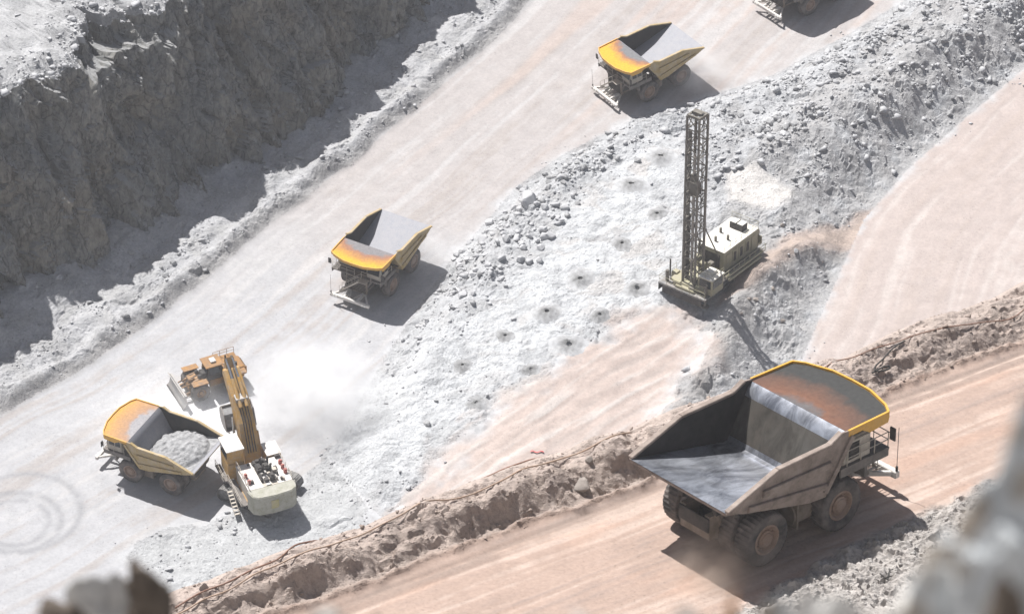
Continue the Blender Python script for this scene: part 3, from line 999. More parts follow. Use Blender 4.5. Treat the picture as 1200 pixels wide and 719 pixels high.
def build_truck():
    root = empty('haul_truck')
    # --- frame and running gear
    f = MB()
    for s in (-1, 1):
        f.slab([(-2.6, s * 0.85, 1.7), (4.6, s * 0.85, 1.5), (10.2, s * 0.85, 1.6), (10.2, s * 0.85, 2.5), (4.6, s * 0.85, 2.6), (-0.5, s * 0.85, 3.4), (-2.6, s * 0.85, 3.4)], (0, s * 0.45, 0))
    for x in (-2.3, 2.9, 5.0, 9.9):
        f.box(x - 0.3, x + 0.3, -0.85, 0.85, 1.7, 2.4)
    f.box(4.95, 5.4, -2.5, 2.5, 2.6, 3.3)
    f.build('chassis_frame', M_frame, root)
    a = MB()
    a.lathe_y([(-2.4, 0), (-2.4, 0.72), (-1.1, 0.75), (-0.8, 0.98), (0.8, 0.98), (1.1, 0.75), (2.4, 0.72), (2.4, 0)], 20, (0, 0, TR))
    a.build('rear_axle', M_frame, root, True)
    for s in (-1, 1):
        MB().tube((WB, s * 2.0, 1.4), (WB - 0.1, s * 1.55, 4.2), 0.30, 12).tube((WB, s * 1.0, TR), (WB, s * 2.9, TR), 0.45, 12).build('front_suspension', M_frame, root, True)
        MB().tube((2.2, s * 1.45, 2.2), (1.3, s * 1.45, 4.05), 0.24, 12).tube((2.35, s * 1.45, 1.8), (1.7, s * 1.45, 3.4), 0.32, 12).build('hoist_cylinder', M_frame, root, True)
        MB().tube((-1.9, s * 1.1, 3.3), (-1.2, s * 1.1, 1.6), 0.26, 10).build('rear_strut', M_frame, root, True)
    MB().box(-1.5, 1.0, -0.8, 0.8, 1.0, 2.9).tube((-1.5, 0, TR), (-1.95, 0, TR), 0.62, 16).build('axle_box', M_dark, root, bevel=0.06)
    MB().box(-2.75, -2.62, -1.35, 1.35, 2.3, 3.3).build('rear_panel', M_dark, root, bevel=0.03)
    for s in (-1, 1):
        wheel(root, WB, s * 2.72, s * 4.05, s)
        wheel(root, 0.0, s * 2.58, s * 3.90, s)
        wheel(root, 0.0, s * 1.14, s * 2.44, s)
    MB().tube((3.0, -2.35, 1.9), (5.0, -2.35, 1.9), 0.85, 20).box(3.15, 3.3, -3.24, -1.4, 1.05, 2.8).box(4.7, 4.85, -3.24, -1.4, 1.05, 2.8).build('fuel_tank', M_frame, root, True)
    MB().box(3.2, 4.9, 1.5, 3.0, 1.05, 2.7).box(3.4, 3.7, 1.7, 2.0, 2.7, 2.95).build('hydraulic_tank', M_frame, root, bevel=0.06)
    # --- front end: deck, power module, grille
    d = MB()
    d.box(6.0, 10.35, -4.15, 4.15, 4.55, 4.72)
    d.box(6.0, 10.3, -4.15, -4.02, 4.1, 4.55).box(6.0, 10.3, 4.02, 4.15, 4.1, 4.55)
    for y in (-2.6, 2.6):
        d.beam((9.9, y, 4.5), (9.7, y * 0.5, 2.4), 0.22, 0.22)
        d.beam((7.2, y, 4.5), (7.2, y * 0.45, 2.6), 0.22, 0.22)
    d.build('deck', M_deck, root)
    MB().box(5.7, 9.9, -1.45, 1.45, 2.0, 4.55).box(6.2, 9.2, -0.9, 0.9, 4.72, 5.15).build('engine_module', M_dark, root, bevel=0.05)
    g = MB().box(9.95, 10.25, -1.75, 1.75, 1.75, 4.5).build('radiator', M_frame, root, bevel=0.04)
    gl = MB()
    for k in range(9):
        gl.box(10.26, 10.33, -1.55, 1.55, 2.0 + k * 0.27, 2.12 + k * 0.27)
    gl.build('grille', M_dark, g)
    for s in (-1, 1):
        fd = MB().slab([(4.9, s * 2.65, 4.35), (5.35, s * 2.65, 4.5), (5.35, s * 2.65, 4.38), (5.0, s * 2.65, 4.2)], (0, s * 1.4, 0))
        fd.build('fender', M_deck, root)
        fd = MB().slab([(8.3, s * 2.65, 3.2), (8.6, s * 2.65, 3.2), (8.4, s * 2.65, 4.5), (8.2, s * 2.65, 4.5)], (0, s * 1.4, 0))
        fd.build('fender', M_deck, root)
    c = MB().box(6.35, 8.8, -3.95, -1.75, 4.73, 6.35).box(6.45, 8.7, -3.85, -1.85, 6.35, 6.5).build('control_cabinet', M_cream, root, bevel=0.05)
    v = MB()
    for k in range(6):
        v.box(6.9, 7.7, -4.0, -3.955, 5.05 + k * 0.19, 5.16 + k * 0.19)
    v.box(6.84, 7.76, -3.975, -3.952, 5.0, 6.15)
    v.build('vent', M_dark, c)
    # --- cab
    cb = MB().slab([(7.5, 1.55, 4.73), (9.85, 1.55, 4.73), (9.95, 1.55, 5.6), (9.6, 1.55, 6.85), (7.5, 1.55, 6.85)], (0, 2.3, 0)).build('cab', M_cream, root, bevel=0.06)
    w = MB()
    w.slab([(9.99, 1.72, 5.65), (9.99, 3.68, 5.65), (9.69, 3.68, 6.7), (9.69, 1.72, 6.7)], (0.03, 0, 0.01)).build('windscreen', M_glass, cb)
    MB().box(7.7, 8.5, 3.86, 3.885, 5.6, 6.65).box(8.65, 9.45, 3.86, 3.885, 5.6, 6.65).build('side_window', M_glass, cb)
    # --- rails, stairs, bumper, lamps, mirrors
    def rail(pts, nm='handrail'):
        r = MB()
        for zz in (0.55, 1.1):
            for p, q in zip(pts[:-1], pts[1:]):
                r.tube((p[0], p[1], p[2] + zz), (q[0], q[1], q[2] + zz), 0.035, 6)
        for p, q in zip(pts[:-1], pts[1:]):
            L = (Vector(q) - Vector(p)).length
            k = max(1, int(L / 1.1))
            for i in range(k + 1):
                b = Vector(p).lerp(Vector(q), i / k)
                r.tube(b, b + Vector((0, 0, 1.1)), 0.035, 6)
        return r.build(nm, M_cream, root)
    rail([(6.6, -4.08, 4.72), (10.28, -4.08, 4.72), (10.28, -0.3, 4.72)])
    rail([(10.28, 0.9, 4.72), (10.28, 4.08, 4.72), (7.0, 4.08, 4.72)])
    st = MB()
    for o_ in (0.0, 0.8):
        st.beam((10.55 + o_, 1.0, 4.65), (10.55 + o_, -2.3, 1.75), 0.06, 0.22)
    for k in range(10):
        t = (k + 0.5) / 10
        st.box(10.57, 11.33, 1.0 - 3.3 * t - 0.13, 1.0 - 3.3 * t + 0.13, 4.66 - 2.9 * t, 4.70 - 2.9 * t)
    st.box(10.36, 11.4, 1.0, 2.2, 4.58, 4.66)
    for o_ in (10.55, 11.35):
        st.tube((o_, 1.0, 5.6), (o_, -2.3, 2.75), 0.035, 6)
        for t in (0, 0.33, 0.66, 1):
            st.tube((o_, 1.0 - 3.3 * t, 4.65 - 2.9 * t), (o_, 1.0 - 3.3 * t, 5.6 - 2.85 * t), 0.03, 6)
    st.build('stairs', M_cream, root)
    bp = MB()
    bp.box(12.0, 12.42, -3.3, 3.3, 1.25, 1.75)
    for s in (-1, 1):
        bp.beam((10.0, s * 1.1, 1.6), (12.0, s * 1.1, 1.52), 0.34, 0.5)
        bp.beam((10.0, s * 1.3, 1.6), (12.05, s * 2.9, 1.52), 0.26, 0.34)
        bp.beam((10.1, s * 1.0, 1.6), (12.05, s * 0.2, 1.52), 0.2, 0.3)
    bp.build('bumper', M_white, root, bevel=0.04)
    bo = MB()
    for k in range(14):
        bo.box(10.6, 11.95, -2.1 + k * 0.3, -2.06 + k * 0.3, 1.66, 1.70)
    bo.build('bumper_grating', M_cream, root)
    for s in (-1, 1):
        for k in range(2):
            MB().lathe_y([(-0.05, 0.0), (-0.05, 0.17), (0.05, 0.17), (0.05, 0.0)], 12, (0, 0, 0)).build('headlight', M_lamp, root).matrix_basis = Matrix.Translation((12.46, s * (2.2 + 0.45 * k), 1.5)) @ Matrix.Rotation(R(90), 4, 'Z')
        mi = MB().box(10.2, 10.3, s * 4.25, s * 4.7, 5.4, 6.3)
        mi.tube((10.25, s * 4.08, 5.8), (10.25, s * 4.3, 5.9), 0.03, 6)
        mi.build('mirror', M_dark, root)
        MB().tube((8.9, s * 1.2, 4.72), (8.9, s * 1.2, 6.6), 0.16, 10).build('air_cleaner', M_dark, root, True)
    MB().tube((12.2, -3.2, 1.75), (12.2, -3.2, 2.1), 0.09, 8).tube((12.2, -3.2, 2.1), (12.2, -3.2, 5.0), 0.022, 5).build('antenna', M_dark, root)
    # --- dump body
    tail, A, B_, C = (-4.2, 5.73), (0.1, 7.12), (4.6, 7.12), (5.65, 7.62)
    J = (2.75, 4.15)
    HT = (5.35, 7.05)
    body = MB()
    out = [tail, A, B_, C, (7.0, 7.45), (5.35, 5.05), (4.45, 3.48), (3.0, 3.6), (-2.7, 5.15)]
    for s in (-1, 1):
        body.slab([(x, s * 4.26, z) for x, z in out], (0, s * 0.13, 0))
    # floor plate underside and bolsters
    body.slab([(-4.2, -4.26, 5.70), (4.25, -4.26, 3.70), (4.25, -4.26, 3.5), (-4.2, -4.26, 5.52)], (0, 8.52, 0))
    body.slab([(4.25, -4.26, 3.70), (5.85, -4.26, 6.9), (6.15, -4.26, 6.9), (4.5, -4.26, 3.5)], (0, 8.52, 0))
    dump = body.build('dump_body', M_body_near, root)
    for s in (-1, 1):
        ribs = MB()
        ribs.beam((-4.15, s * 4.33, 5.80), (0.1, s * 4.33, 7.17), 0.40, 0.20)
        ribs.beam((0.1, s * 4.33, 7.17), (4.6, s * 4.33, 7.17), 0.40, 0.20)
        ribs.beam((4.6, s * 4.33, 7.17), (5.65, s * 4.33, 7.66), 0.40, 0.20)
        ribs.build('top_rail', M_body_near, dump, bevel=0.03)
    for s in (-1, 1):
        for (p, q, h) in (((-1.2, 5.95), (4.75, 5.75), 0.5), ((-2.4, 5.35), (4.45, 4.3), 0.42)):
            MB().beam((p[0], s * 4.45, p[1]), (q[0], s * 4.45, q[1]), 0.2, h).build('side_rib', M_body_near, dump, bevel=0.04)
        MB().beam((4.35, s * 4.44, 3.85), (5.2, s * 4.44, 5.05), 0.18, 0.35).beam((5.2, s * 4.44, 5.05), (6.6, s * 4.44, 7.1), 0.18, 0.35).build('front_rib', M_body_near, dump)
    bol = MB()
    for k in range(5):
        x = -2.9 + k * 1.25
        z = 5.20 - k * 0.295
        bol.box(x - 0.16, x + 0.16, -3.9, 3.9, z - 0.42, z + 0.05)
    for s in (-1, 1):
        bol.slab([(-2.6, s * 1.35, 5.2), (3.6, s * 1.35, 3.62), (3.6, s * 1.35, 3.2), (-2.4, s * 1.35, 3.6)], (0, s * 0.35, 0))
    bol.build('bolster', M_dark, dump)
    fl = MB()
    fl.add([(-4.22, -4.24, 5.76), (-4.22, 4.24, 5.76), (3.85, 4.24, 3.86), (3.85, -4.24, 3.86), (4.2, 4.24, 3.88), (4.2, -4.24, 3.88), (4.42, 4.24, 4.15), (4.42, -4.24, 4.15)],
           [(0, 3, 2, 1), (3, 5, 4, 2), (5, 7, 6, 4)])
    fl.build('floor_plate', M_liner, dump)
    hb = MB()
    hb.add([(4.421, 4.24, 4.152), (4.421, -4.24, 4.152), (5.66, -4.24, 6.62), (5.66, 4.24, 6.62)], [(0, 1, 2, 3)])
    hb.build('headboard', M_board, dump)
    MB().add([(5.661, -4.24, 6.622), (5.661, 4.24, 6.622), (5.9, 4.24, 7.08), (5.9, -4.24, 7.08), (6.3, 4.24, 7.42), (6.3, -4.24, 7.42)], [(0, 3, 2, 1), (3, 5, 4, 2)]).build('headboard_lip', M_liner, dump, True)
    for s in (-1, 1):
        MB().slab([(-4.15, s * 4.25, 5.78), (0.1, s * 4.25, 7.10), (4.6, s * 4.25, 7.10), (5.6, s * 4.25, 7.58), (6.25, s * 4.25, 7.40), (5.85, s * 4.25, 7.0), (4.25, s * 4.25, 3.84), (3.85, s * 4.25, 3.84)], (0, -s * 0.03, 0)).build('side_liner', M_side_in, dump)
    # canopy over the cab
    pl = [(6.28, -4.36), (9.95, -4.28), (10.45, -3.55), (11.05, -1.65), (11.12, 0.0), (11.05, 1.65), (10.45, 3.55), (9.95, 4.28), (6.28, 4.36)]
    zc = lambda x: 7.43 - 0.012 * (x - 5.7)
    can = MB().slab([(x, y, zc(x)) for x, y in pl], (0, 0, -0.12)).build('canopy', M_can_near, root)
    ed = MB()
    for (p, q) in zip(pl[:-1], pl[1:]):
        ed.beam((p[0], p[1], zc(p[0]) - 0.06), (q[0], q[1], zc(q[0]) - 0.06), 0.14, 0.44)
    for s in (-1, 1):
        ed.slab([(7.4, s * 4.33, 7.2), (10.0, s * 4.27, 7.2), (9.9, s * 4.27, 6.78), (8.2, s * 4.33, 6.72)], (0, s * 0.08, 0))
    ed.build('canopy_edge', M_yellow, can)
    un = MB()
    for x in (6.4, 7.5, 8.6, 9.6):
        un.box(x - 0.08, x + 0.08, -4.0, 4.0, 6.95, 7.24)
    un.build('canopy_beam', M_dark, can)
    return root


truck = build_truck()


def pose(o, loc, heading, grad=(0.0, 0.0)):
    """stand a thing on a plane with slope grad"""
    n = Vector((-grad[0], -grad[1], 1)).normalized()
    f = Vector((math.cos(heading), math.sin(heading), 0))
    f = (f - n * f.dot(n)).normalized()
    l = n.cross(f)
    m = Matrix((f, l, n)).transposed()
    o.rotation_mode = 'QUATERNION'
    o.rotation_quaternion = m.to_quaternion()
    o.location = loc


GT = 'mining haul trucks at work in the pit'
pose(truck, (13.36, 193.8, 166.85), R(41.25), (0, NK))
tag(truck, 'large empty haul truck with bare steel canopy driving away on near reddish road', 'haul truck', GT)
far_swap = {M_body_near: M_body_far, M_liner: M_liner_far}


def far_truck(loc, heading, can_m, label, extra=None, grad=(0, GK)):
    sw = dict(far_swap)
    sw[M_can_near] = can_m
    if extra:
        sw.update(extra)
    t = copy_tree(truck, None, sw)
    pose(t, loc, heading, grad)
    tag(t, label, 'haul truck', GT)
    return t


far_truck((-17.7, 478.3, base(478.3) + 0.02), R(-119), M_can_mid, 'empty haul truck with worn yellow canopy coming down the middle of the pale road')
top_loc = np.array([24.6, 526.6])
far_truck((*top_loc, base(top_loc[1]) + 0.25), R(-145), M_can_top, 'empty haul truck with bright yellow canopy front, above the drill mast on the pale road', None, (0.06, 0.11))
dlt = (unp(886, 22) - unp(701, 124))[:2]
cut = top_loc + dlt
far_truck((*cut, base(cut[1]) + 0.02), R(-140), M_can_top, 'haul truck cut off by the top edge, only its front bumper and wheels in view')
loadt = far_truck((-45.2, 429.8, base(429.8) + 0.02), R(153), M_can_load, 'loaded haul truck with dusty orange canopy parked beside the digger', {M_board: M_liner_far})

# ================================================================== BACKHOE EXCAVATOR
M_exy = paint('digger_yellow', (0.52, 0.28, 0.045), 0.6, dust=(0.36, 0.30, 0.23), dusty=0.42, var=0.3)
M_cwt = paint('counterweight_grey_green', (0.30, 0.295, 0.23), 0.7, dust=(0.45, 0.43, 0.40), dusty=0.4)
M_track = paint('track_steel', (0.10, 0.095, 0.09), 0.75, dust=(0.30, 0.29, 0.28), dusty=0.5)
M_steel = paint('worn_steel', (0.28, 0.28, 0.28), 0.5, metal=0.4, dusty=0.35)
M_chrome = paint('cylinder_rod', (0.62, 0.62, 0.62), 0.25, metal=0.9, dusty=0.1)
M_red = paint('red_oxide', (0.34, 0.05, 0.035), 0.6, dusty=0.2)


def crawler(parent, y, L, w, h, mname=None):
    """one crawler: side frame with its loop of shoes and its rollers"""
    r = h / 2 - 0.12
    x1 = L / 2 - h / 2
    fr = MB().box(-x1, x1, y - w * 0.28, y + w * 0.28, h * 0.22, h * 0.78).build('crawler', M_track, parent, bevel=0.05)
    sh = MB()
    per = 4 * x1 + 2 * math.pi * r
    n = int(per / 0.5)
    for k in range(n):
        d = (k + 0.5) * per / n
        if d < 2 * x1:
            p, a = (-x1 + d, r + h / 2), 0.0
        elif d < 2 * x1 + math.pi * r:
            t = (d - 2 * x1) / r
            p, a = (x1 + r * math.sin(t), h / 2 + r * math.cos(t)), -t
        elif d < 4 * x1 + math.pi * r:
            p, a = (x1 - (d - 2 * x1 - math.pi * r), h / 2 - r), math.pi
        else:
            t = (d - 4 * x1 - math.pi * r) / r
            p, a = (-x1 - r * math.sin(t), h / 2 - r * math.cos(t)), math.pi - t
        c, s_ = math.cos(a), math.sin(a)
        q = [(-0.235, -0.05), (0.235, -0.05), (0.235, 0.05), (0.06, 0.07), (0.0, 0.14), (-0.06, 0.07), (-0.235, 0.05)]
        sh.slab([(p[0] + c * a_ - s_ * b_, y - w / 2, p[1] + s_ * a_ + c * b_) for a_, b_ in q], (0, w, 0))
    so = sh.build('track_shoes', M_track, fr)
    so['kind'] = 'stuff'
    for s in (-1, 1):
        MB().lathe_y([(-w * 0.3, 0), (-w * 0.3, r * 0.55), (-w * 0.3, r * 0.9), (w * 0.3, r * 0.9), (w * 0.3, r * 0.55), (w * 0.3, 0)], 20, (s * x1, y, h / 2)).build('idler', M_track, fr, True)
    return fr


def rails(parent, pts, mat, h=1.1, step=1.2, r=0.035):
    m = MB()
    for zz in (h * 0.5, h):
        for p, q in zip(pts[:-1], pts[1:]):
            m.tube((p[0], p[1], p[2] + zz), (q[0], q[1], q[2] + zz), r, 5)
    for p, q in zip(pts[:-1], pts[1:]):
        k = max(1, int((Vector(q) - Vector(p)).length / step))
        for i in range(k + 1):
            b = Vector(p).lerp(Vector(q), i / k)
            m.tube(b, b + Vector((0, 0, h)), r, 5)
    return m.build('handrail', mat, parent)


ex = empty('excavator')
exl = unp(305, 577)
pose(ex, (exl[0], exl[1], gz(exl[0], exl[1]) + 0.0), R(112), (0, GK))
uc = MB().box(-1.8, 1.8, -2.6, 2.6, 0.9, 1.9).tube((0, 0, 1.8), (0, 0, 2.5), 1.9, 24).build('undercarriage', M_track, ex, bevel=0.08)
uc.rotation_euler = (0, 0, R(38))
for s in (-1, 1):
    crawler(uc, s * 3.3, 9.2, 1.5, 2.2)
MB().box(-5.0, 3.6, -3.3, 3.3, 2.5, 3.0).box(1.5, 4.2, -1.3, 1.3, 2.5, 3.1).build('turntable', M_exy, ex, bevel=0.06)
hs = MB().box(-4.9, 0.4, -3.15, 3.15, 3.0, 5.3).build('engine_house', M_cream, ex, bevel=0.08)
MB().box(-4.95, 0.5, 1.0, 3.2, 5.31, 5.42).build('roof_panel', M_white, hs)
MB().box(-4.95, 0.5, -3.2, -1.1, 5.31, 5.42).build('roof_panel', M_white, hs)
MB().box(-4.8, -2.6, -0.2, 0.5, 5.31, 5.48).build('roof_panel', M_white, hs)
for (x, y, sx_, sy_, h) in ((-3.6, -0.65, 1.1, 0.7, 0.75), (-1.6, 0.55, 1.5, 0.8, 0.9), (-1.5, -0.5, 1.2, 0.9, 0.8), (-3.2, 0.78, 1.4, 0.34, 0.55), (-0.2, 0.0, 0.8, 1.8, 0.7)):
    MB().box(x - sx_ / 2, x + sx_ / 2, y - sy_ / 2, y + sy_ / 2, 5.3, 5.3 + h).box(x - sx_ / 3, x + sx_ / 3, y - sy_ / 3, y + sy_ / 3, 5.3 + h, 5.5 + h).build('engine', M_dark, hs, bevel=0.06)
rdx = random.Random(11)
for k in range(16):
    x, y = rdx.uniform(-4.6, 0.2), rdx.uniform(-2.9, 2.9)
    w_, l_, h_ = rdx.uniform(0.25, 0.7), rdx.uniform(0.25, 0.8), rdx.uniform(0.2, 0.6)
    MB().box(x - w_ / 2, x + w_ / 2, y - l_ / 2, y + l_ / 2, 5.43, 5.43 + h_).build('engine_cover', rdx.choice([M_dark, M_steel, M_cream, M_dark]), hs, bevel=0.03)
for (x, y) in ((-2.4, 0.2), (-2.4, -0.9), (-0.9, 0.1), (-0.9, -0.95)):
    MB().tube((x, y, 5.3), (x, y, 6.9), 0.17, 10).tube((x, y, 6.9), (x - 0.3, y, 7.15), 0.15, 10).build('exhaust_stack', M_dark, hs, True)
for (x, y) in ((-2.2, -2.7), (-3.2, -2.75), (-1.2, -2.7), (-3.6, 2.6), (-2.2, 2.65)):
    MB().tube((x, y, 5.42), (x, y, 5.95), 0.28, 12).tube((x, y, 5.95), (x, y, 6.1), 0.18, 10).build('filter_housing', M_red, hs, True)
cwp = [(-5.0, -3.45), (-6.6, -3.1), (-7.1, -2.3), (-7.3, 0), (-7.1, 2.3), (-6.6, 3.1), (-5.0, 3.45)]
cw_o = MB().slab([(x, y, 2.35) for x, y in cwp], (0, 0, 3.15)).build('counterweight', M_cwt, ex, bevel=0.10)
MB().slab([(-7.295, -0.35, 3.3), (-7.26, 0.75, 3.3), (-7.26, 0.75, 4.7), (-7.295, -0.35, 4.7)], (-0.06, 0, 0)).build('faded_marking', paint('faded_yellow', (0.42, 0.38, 0.16), 0.7, dusty=0.5), cw_o)
tkb = MB().box(0.7, 3.4, -3.5, -1.5, 3.0, 5.6).build('hydraulic_tank', M_exy, ex, bevel=0.06)
MB().box(0.65, 3.45, -3.55, -1.45, 5.61, 5.72).build('tank_lid', M_white, tkb)
rs = MB().box(0.9, 4.1, 1.75, 4.1, 3.0, 5.5).build('cab_riser', M_exy, ex, bevel=0.05)
cb = MB().box(1.0, 4.2, 1.8, 4.1, 5.5, 7.75).build('cab', M_exy, ex, bevel=0.08)
MB().box(0.85, 4.45, 1.65, 4.25, 7.76, 7.9).build('cab_roof', M_white, cb, bevel=0.03)
MB().box(4.21, 4.24, 2.0, 3.9, 5.9, 7.5).build('windscreen', M_glass, cb)
MB().box(1.3, 3.9, 4.11, 4.14, 6.2, 7.5).build('side_window', M_glass, cb)
wk = MB().box(-5.0, 0.8, 3.16, 4.3, 2.85, 2.97).box(0.8, 4.6, 4.12, 4.9, 2.85, 2.97).build('walkway', M_deck, ex)
rails(ex, [(-5.0, 4.25, 2.97), (0.8, 4.25, 2.97), (0.85, 4.85, 2.97), (4.5, 4.85, 2.97)], M_cream)
rails(ex, [(-4.9, 3.1, 5.42), (0.4, 3.1, 5.42)], M_cream)
rails(ex, [(-4.9, -3.1, 5.42), (0.4, -3.1, 5.42)], M_cream)
stt = MB()
for o_ in (4.35, 5.05):
    stt.beam((-1.0, o_, 2.9), (-4.3, o_, 0.9), 0.06, 0.2)
for k in range(7):
    t = (k + 0.5) / 7
    stt.box(-1.0 - 3.3 * t - 0.14, -1.0 - 3.3 * t + 0.14, 4.37, 5.03, 2.88 - 2.0 * t, 2.93 - 2.0 * t)
stt.build('stairs', M_cream, ex)
bm_ = MB().slab([(2.3, -1.15, 3.1), (3.6, -1.15, 3.3), (6.4, -1.15, 7.7), (8.4, -1.15, 11.0), (11.0, -1.15, 13.2), (10.9, -1.15, 14.1), (10.2, -1.15, 14.3), (7.0, -1.15, 12.0), (4.4, -1.15, 9.2), (2.6, -1.15, 5.0)], (0, 2.3, 0)).build('boom', M_exy, ex, bevel=0.07)
hz_ = MB()
for y in (-0.55, -0.2, 0.2, 0.55):
    hz_.path([(2.6, y, 5.3), (4.3, y, 9.5), (6.9, y, 12.25), (10.2, y, 14.6)], 0.07, 5)
hz_.build('hydraulic_hose', M_dark, bm_)
MB().box(6.0, 7.4, -0.85, 0.85, 11.6, 12.2).build('valve_block', M_steel, bm_, bevel=0.05).matrix_basis = Matrix.Identity(4)
for s in (-1, 1):
    MB().tube((4.0, s * 1.6, 3.0), (5.5, s * 1.6, 6.4), 0.30, 12).build('boom_cylinder', M_exy, ex, True)
    MB().tube((5.5, s * 1.6, 6.4), (6.6, s * 1.4, 8.9), 0.17, 10).build('cylinder_rod', M_chrome, ex, True)
    MB().tube((5.4, s * 0.45, 11.3), (8.6, s * 0.45, 13.9), 0.27, 12).build('stick_cylinder', M_exy, ex, True)
    MB().tube((8.6, s * 0.45, 13.9), (11.2, s * 0.45, 15.4), 0.15, 10).build('cylinder_rod', M_chrome, ex, True)
stk = MB()
stk.slab([(11.3, -0.7, 15.6), (10.1, -0.7, 13.6), (8.4, -0.7, 9.0), (9.3, -0.7, 8.7), (11.4, -0.7, 12.9)], (0, 1.4, 0)).build('stick', M_exy, ex, bevel=0.06)
for s in (-1, 1):
    MB().tube((11.6, s * 0.5, 14.4), (10.6, s * 0.6, 11.2), 0.2, 10).tube((10.6, s * 0.6, 11.2), (9.7, s * 0.7, 9.2), 0.12, 10).build('bucket_cylinder', M_steel, ex, True)
bk = MB()
prof_b = [(9.4, 9.0), (9.9, 8.2), (9.9, 7.2), (9.3, 6.3), (8.3, 5.9), (7.0, 6.1)]
th = 0.14
for (p, q) in zip(prof_b[:-1], prof_b[1:]):
    d = Vector((q[0] - p[0], 0, q[1] - p[1])).normalized()
    nrm = Vector((d.z, 0, -d.x)) * th
    bk.slab([(p[0], -2.2, p[1]), (q[0], -2.2, q[1]), (q[0] + nrm.x, -2.2, q[1] + nrm.z), (p[0] + nrm.x, -2.2, p[1] + nrm.z)], (0, 4.4, 0))
for s in (-1, 1):
    bk.slab([(x, s * 2.2, z) for x, z in prof_b] + [(8.0, s * 2.2, 8.4)], (0, -s * 0.12, 0))
bko = bk.build('bucket', M_steel, ex)
for k in range(6):
    y = -1.9 + k * 0.76
    MB().slab([(7.1, y - 0.14, 5.98), (7.1, y + 0.14, 5.98), (6.5, y + 0.06, 6.2), (6.5, y - 0.06, 6.2)], (0, 0, 0.2)).build('tooth', M_steel, bko)
MB().slab([(9.3, -2.0, 8.7), (8.2, -2.0, 8.2), (7.3, -2.0, 6.6), (9.5, -2.0, 6.7), (9.8, -2.0, 7.6)], (0, 4.0, 0)).build('bucket_fill', rock_mat('grey_ore', (0.36, 0.36, 0.365), 0.35, 2.0), bko)
tag(ex, 'yellow backhoe digger with raised boom and grey counterweight, loading a truck in the dust', 'excavator')

# ================================================================== ORE IN THE LOADED TRUCK
def heap():
    nx, ny = 60, 48
    xs = np.linspace(-3.6, 4.9, nx); ys = np.linspace(-4.18, 4.18, ny)
    A, B = np.meshgrid(xs, ys)
    floor = 5.76 - 0.233 * (A + 4.2)
    r = ((A - 1.1) / 4.6) ** 2 + (B / 4.6) ** 2
    hgt = floor + 0.02 + 1.35 * np.clip(1 - r, 0, 1) ** 0.6 + 0.15 * sstep(1.0, 0.3, r)
    hgt += sstep(1.05, 0.8, r) * (0.22 * fbm(A / 0.8, B / 0.8, 4, 400) + 0.15 * cells(A / 0.5, B / 0.5, 405)[1])
    front = 3.9 + np.clip((hgt - 3.9) * 0.5, 0, 2)
    A2 = np.minimum(A, np.clip(front + 0.1, 0, 5.3))
    tn = np.zeros(A.shape + (3,)) + np.array([0.37, 0.37, 0.375])
    tn *= (1 + 0.3 * fbm(A / 0.6, B / 0.6, 4, 410))[..., None]
    o = grid_mesh('ore_load', np.stack([A2, B, hgt], -1), nx, ny, mat_rubble, np.clip(tn, 0.1, 0.7), True)
    return o


ol = heap()
ol.rotation_mode = 'QUATERNION'
ol.matrix_world = loadt.matrix_basis.copy()
ol.location = loadt.location
ol.rotation_quaternion = loadt.rotation_quaternion
tag(ol, 'heap of broken grey ore inside the body of the loaded haul truck', 'ore load')

# ================================================================== WHEEL DOZER
M_doz = paint('dozer_orange_yellow', (0.38, 0.18, 0.035), 0.6, dust=(0.12, 0.095, 0.08), dusty=0.4, var=0.3)
dz = empty('wheel_dozer')
dzl = unp(243, 455)
pose(dz, (dzl[0], dzl[1], gz(dzl[0], dzl[1]) + 0.02), R(206), (0, GK))
bl = MB()
bp_ = [(4.9, 0.15), (4.55, 0.6), (4.4, 1.2), (4.5, 1.9), (4.75, 2.35)]
for (p, q) in zip(bp_[:-1], bp_[1:]):
    bl.slab([(p[0], -3.1, p[1]), (q[0], -3.1, q[1]), (q[0] - 0.14, -3.1, q[1]), (p[0] - 0.14, -3.1, p[1])], (0, 6.2, 0))
blo = bl.build('blade', M_steel, dz)
MB().box(4.15, 4.45, -2.9, 2.9, 1.95, 2.2).build('blade_beam', M_steel, blo)
MB().box(4.25, 4.42, -2.9, 2.9, 0.5, 0.75).build('blade_beam', M_steel, blo)
MB().slab([(4.92, -3.1, 0.02), (4.92, 3.1, 0.02), (4.86, 3.1, 0.3), (4.86, -3.1, 0.3)], (0.06, 0, 0)).build('cutting_edge', M_dark, blo)
for s in (-1, 1):
    MB().beam((1.4, s * 1.05, 1.3), (4.4, s * 1.25, 0.75), 0.35, 0.5).build('push_arm', M_doz, dz, bevel=0.04)
    MB().tube((1.6, s * 0.7, 2.5), (3.1, s * 0.7, 2.2), 0.2, 10).tube((3.1, s * 0.7, 2.2), (4.3, s * 0.7, 2.0), 0.11, 8).build('lift_cylinder', M_doz, dz, True)
MB().slab([(0.2, -1.0, 0.9), (3.0, -1.0, 0.9), (3.1, -1.0, 1.7), (2.4, -1.0, 2.7), (1.2, -1.0, 2.9), (0.2, -1.0, 2.0)], (0, 2.0, 0)).build('front_frame', M_doz, dz, bevel=0.06)
MB().box(2.0, 2.9, -0.6, 0.6, 2.5, 3.0).build('front_hood', M_doz, dz, bevel=0.06)
for (x, y, w_, l_, h_) in ((0.6, 0.0, 0.7, 1.2, 0.5), (1.3, 0.6, 0.5, 0.4, 0.5), (1.3, -0.6, 0.5, 0.4, 0.5)):
    MB().box(x - w_ / 2, x + w_ / 2, y - l_ / 2, y + l_ / 2, 2.3, 2.85 + h_).build('valve_block', M_dark, dz, bevel=0.05)
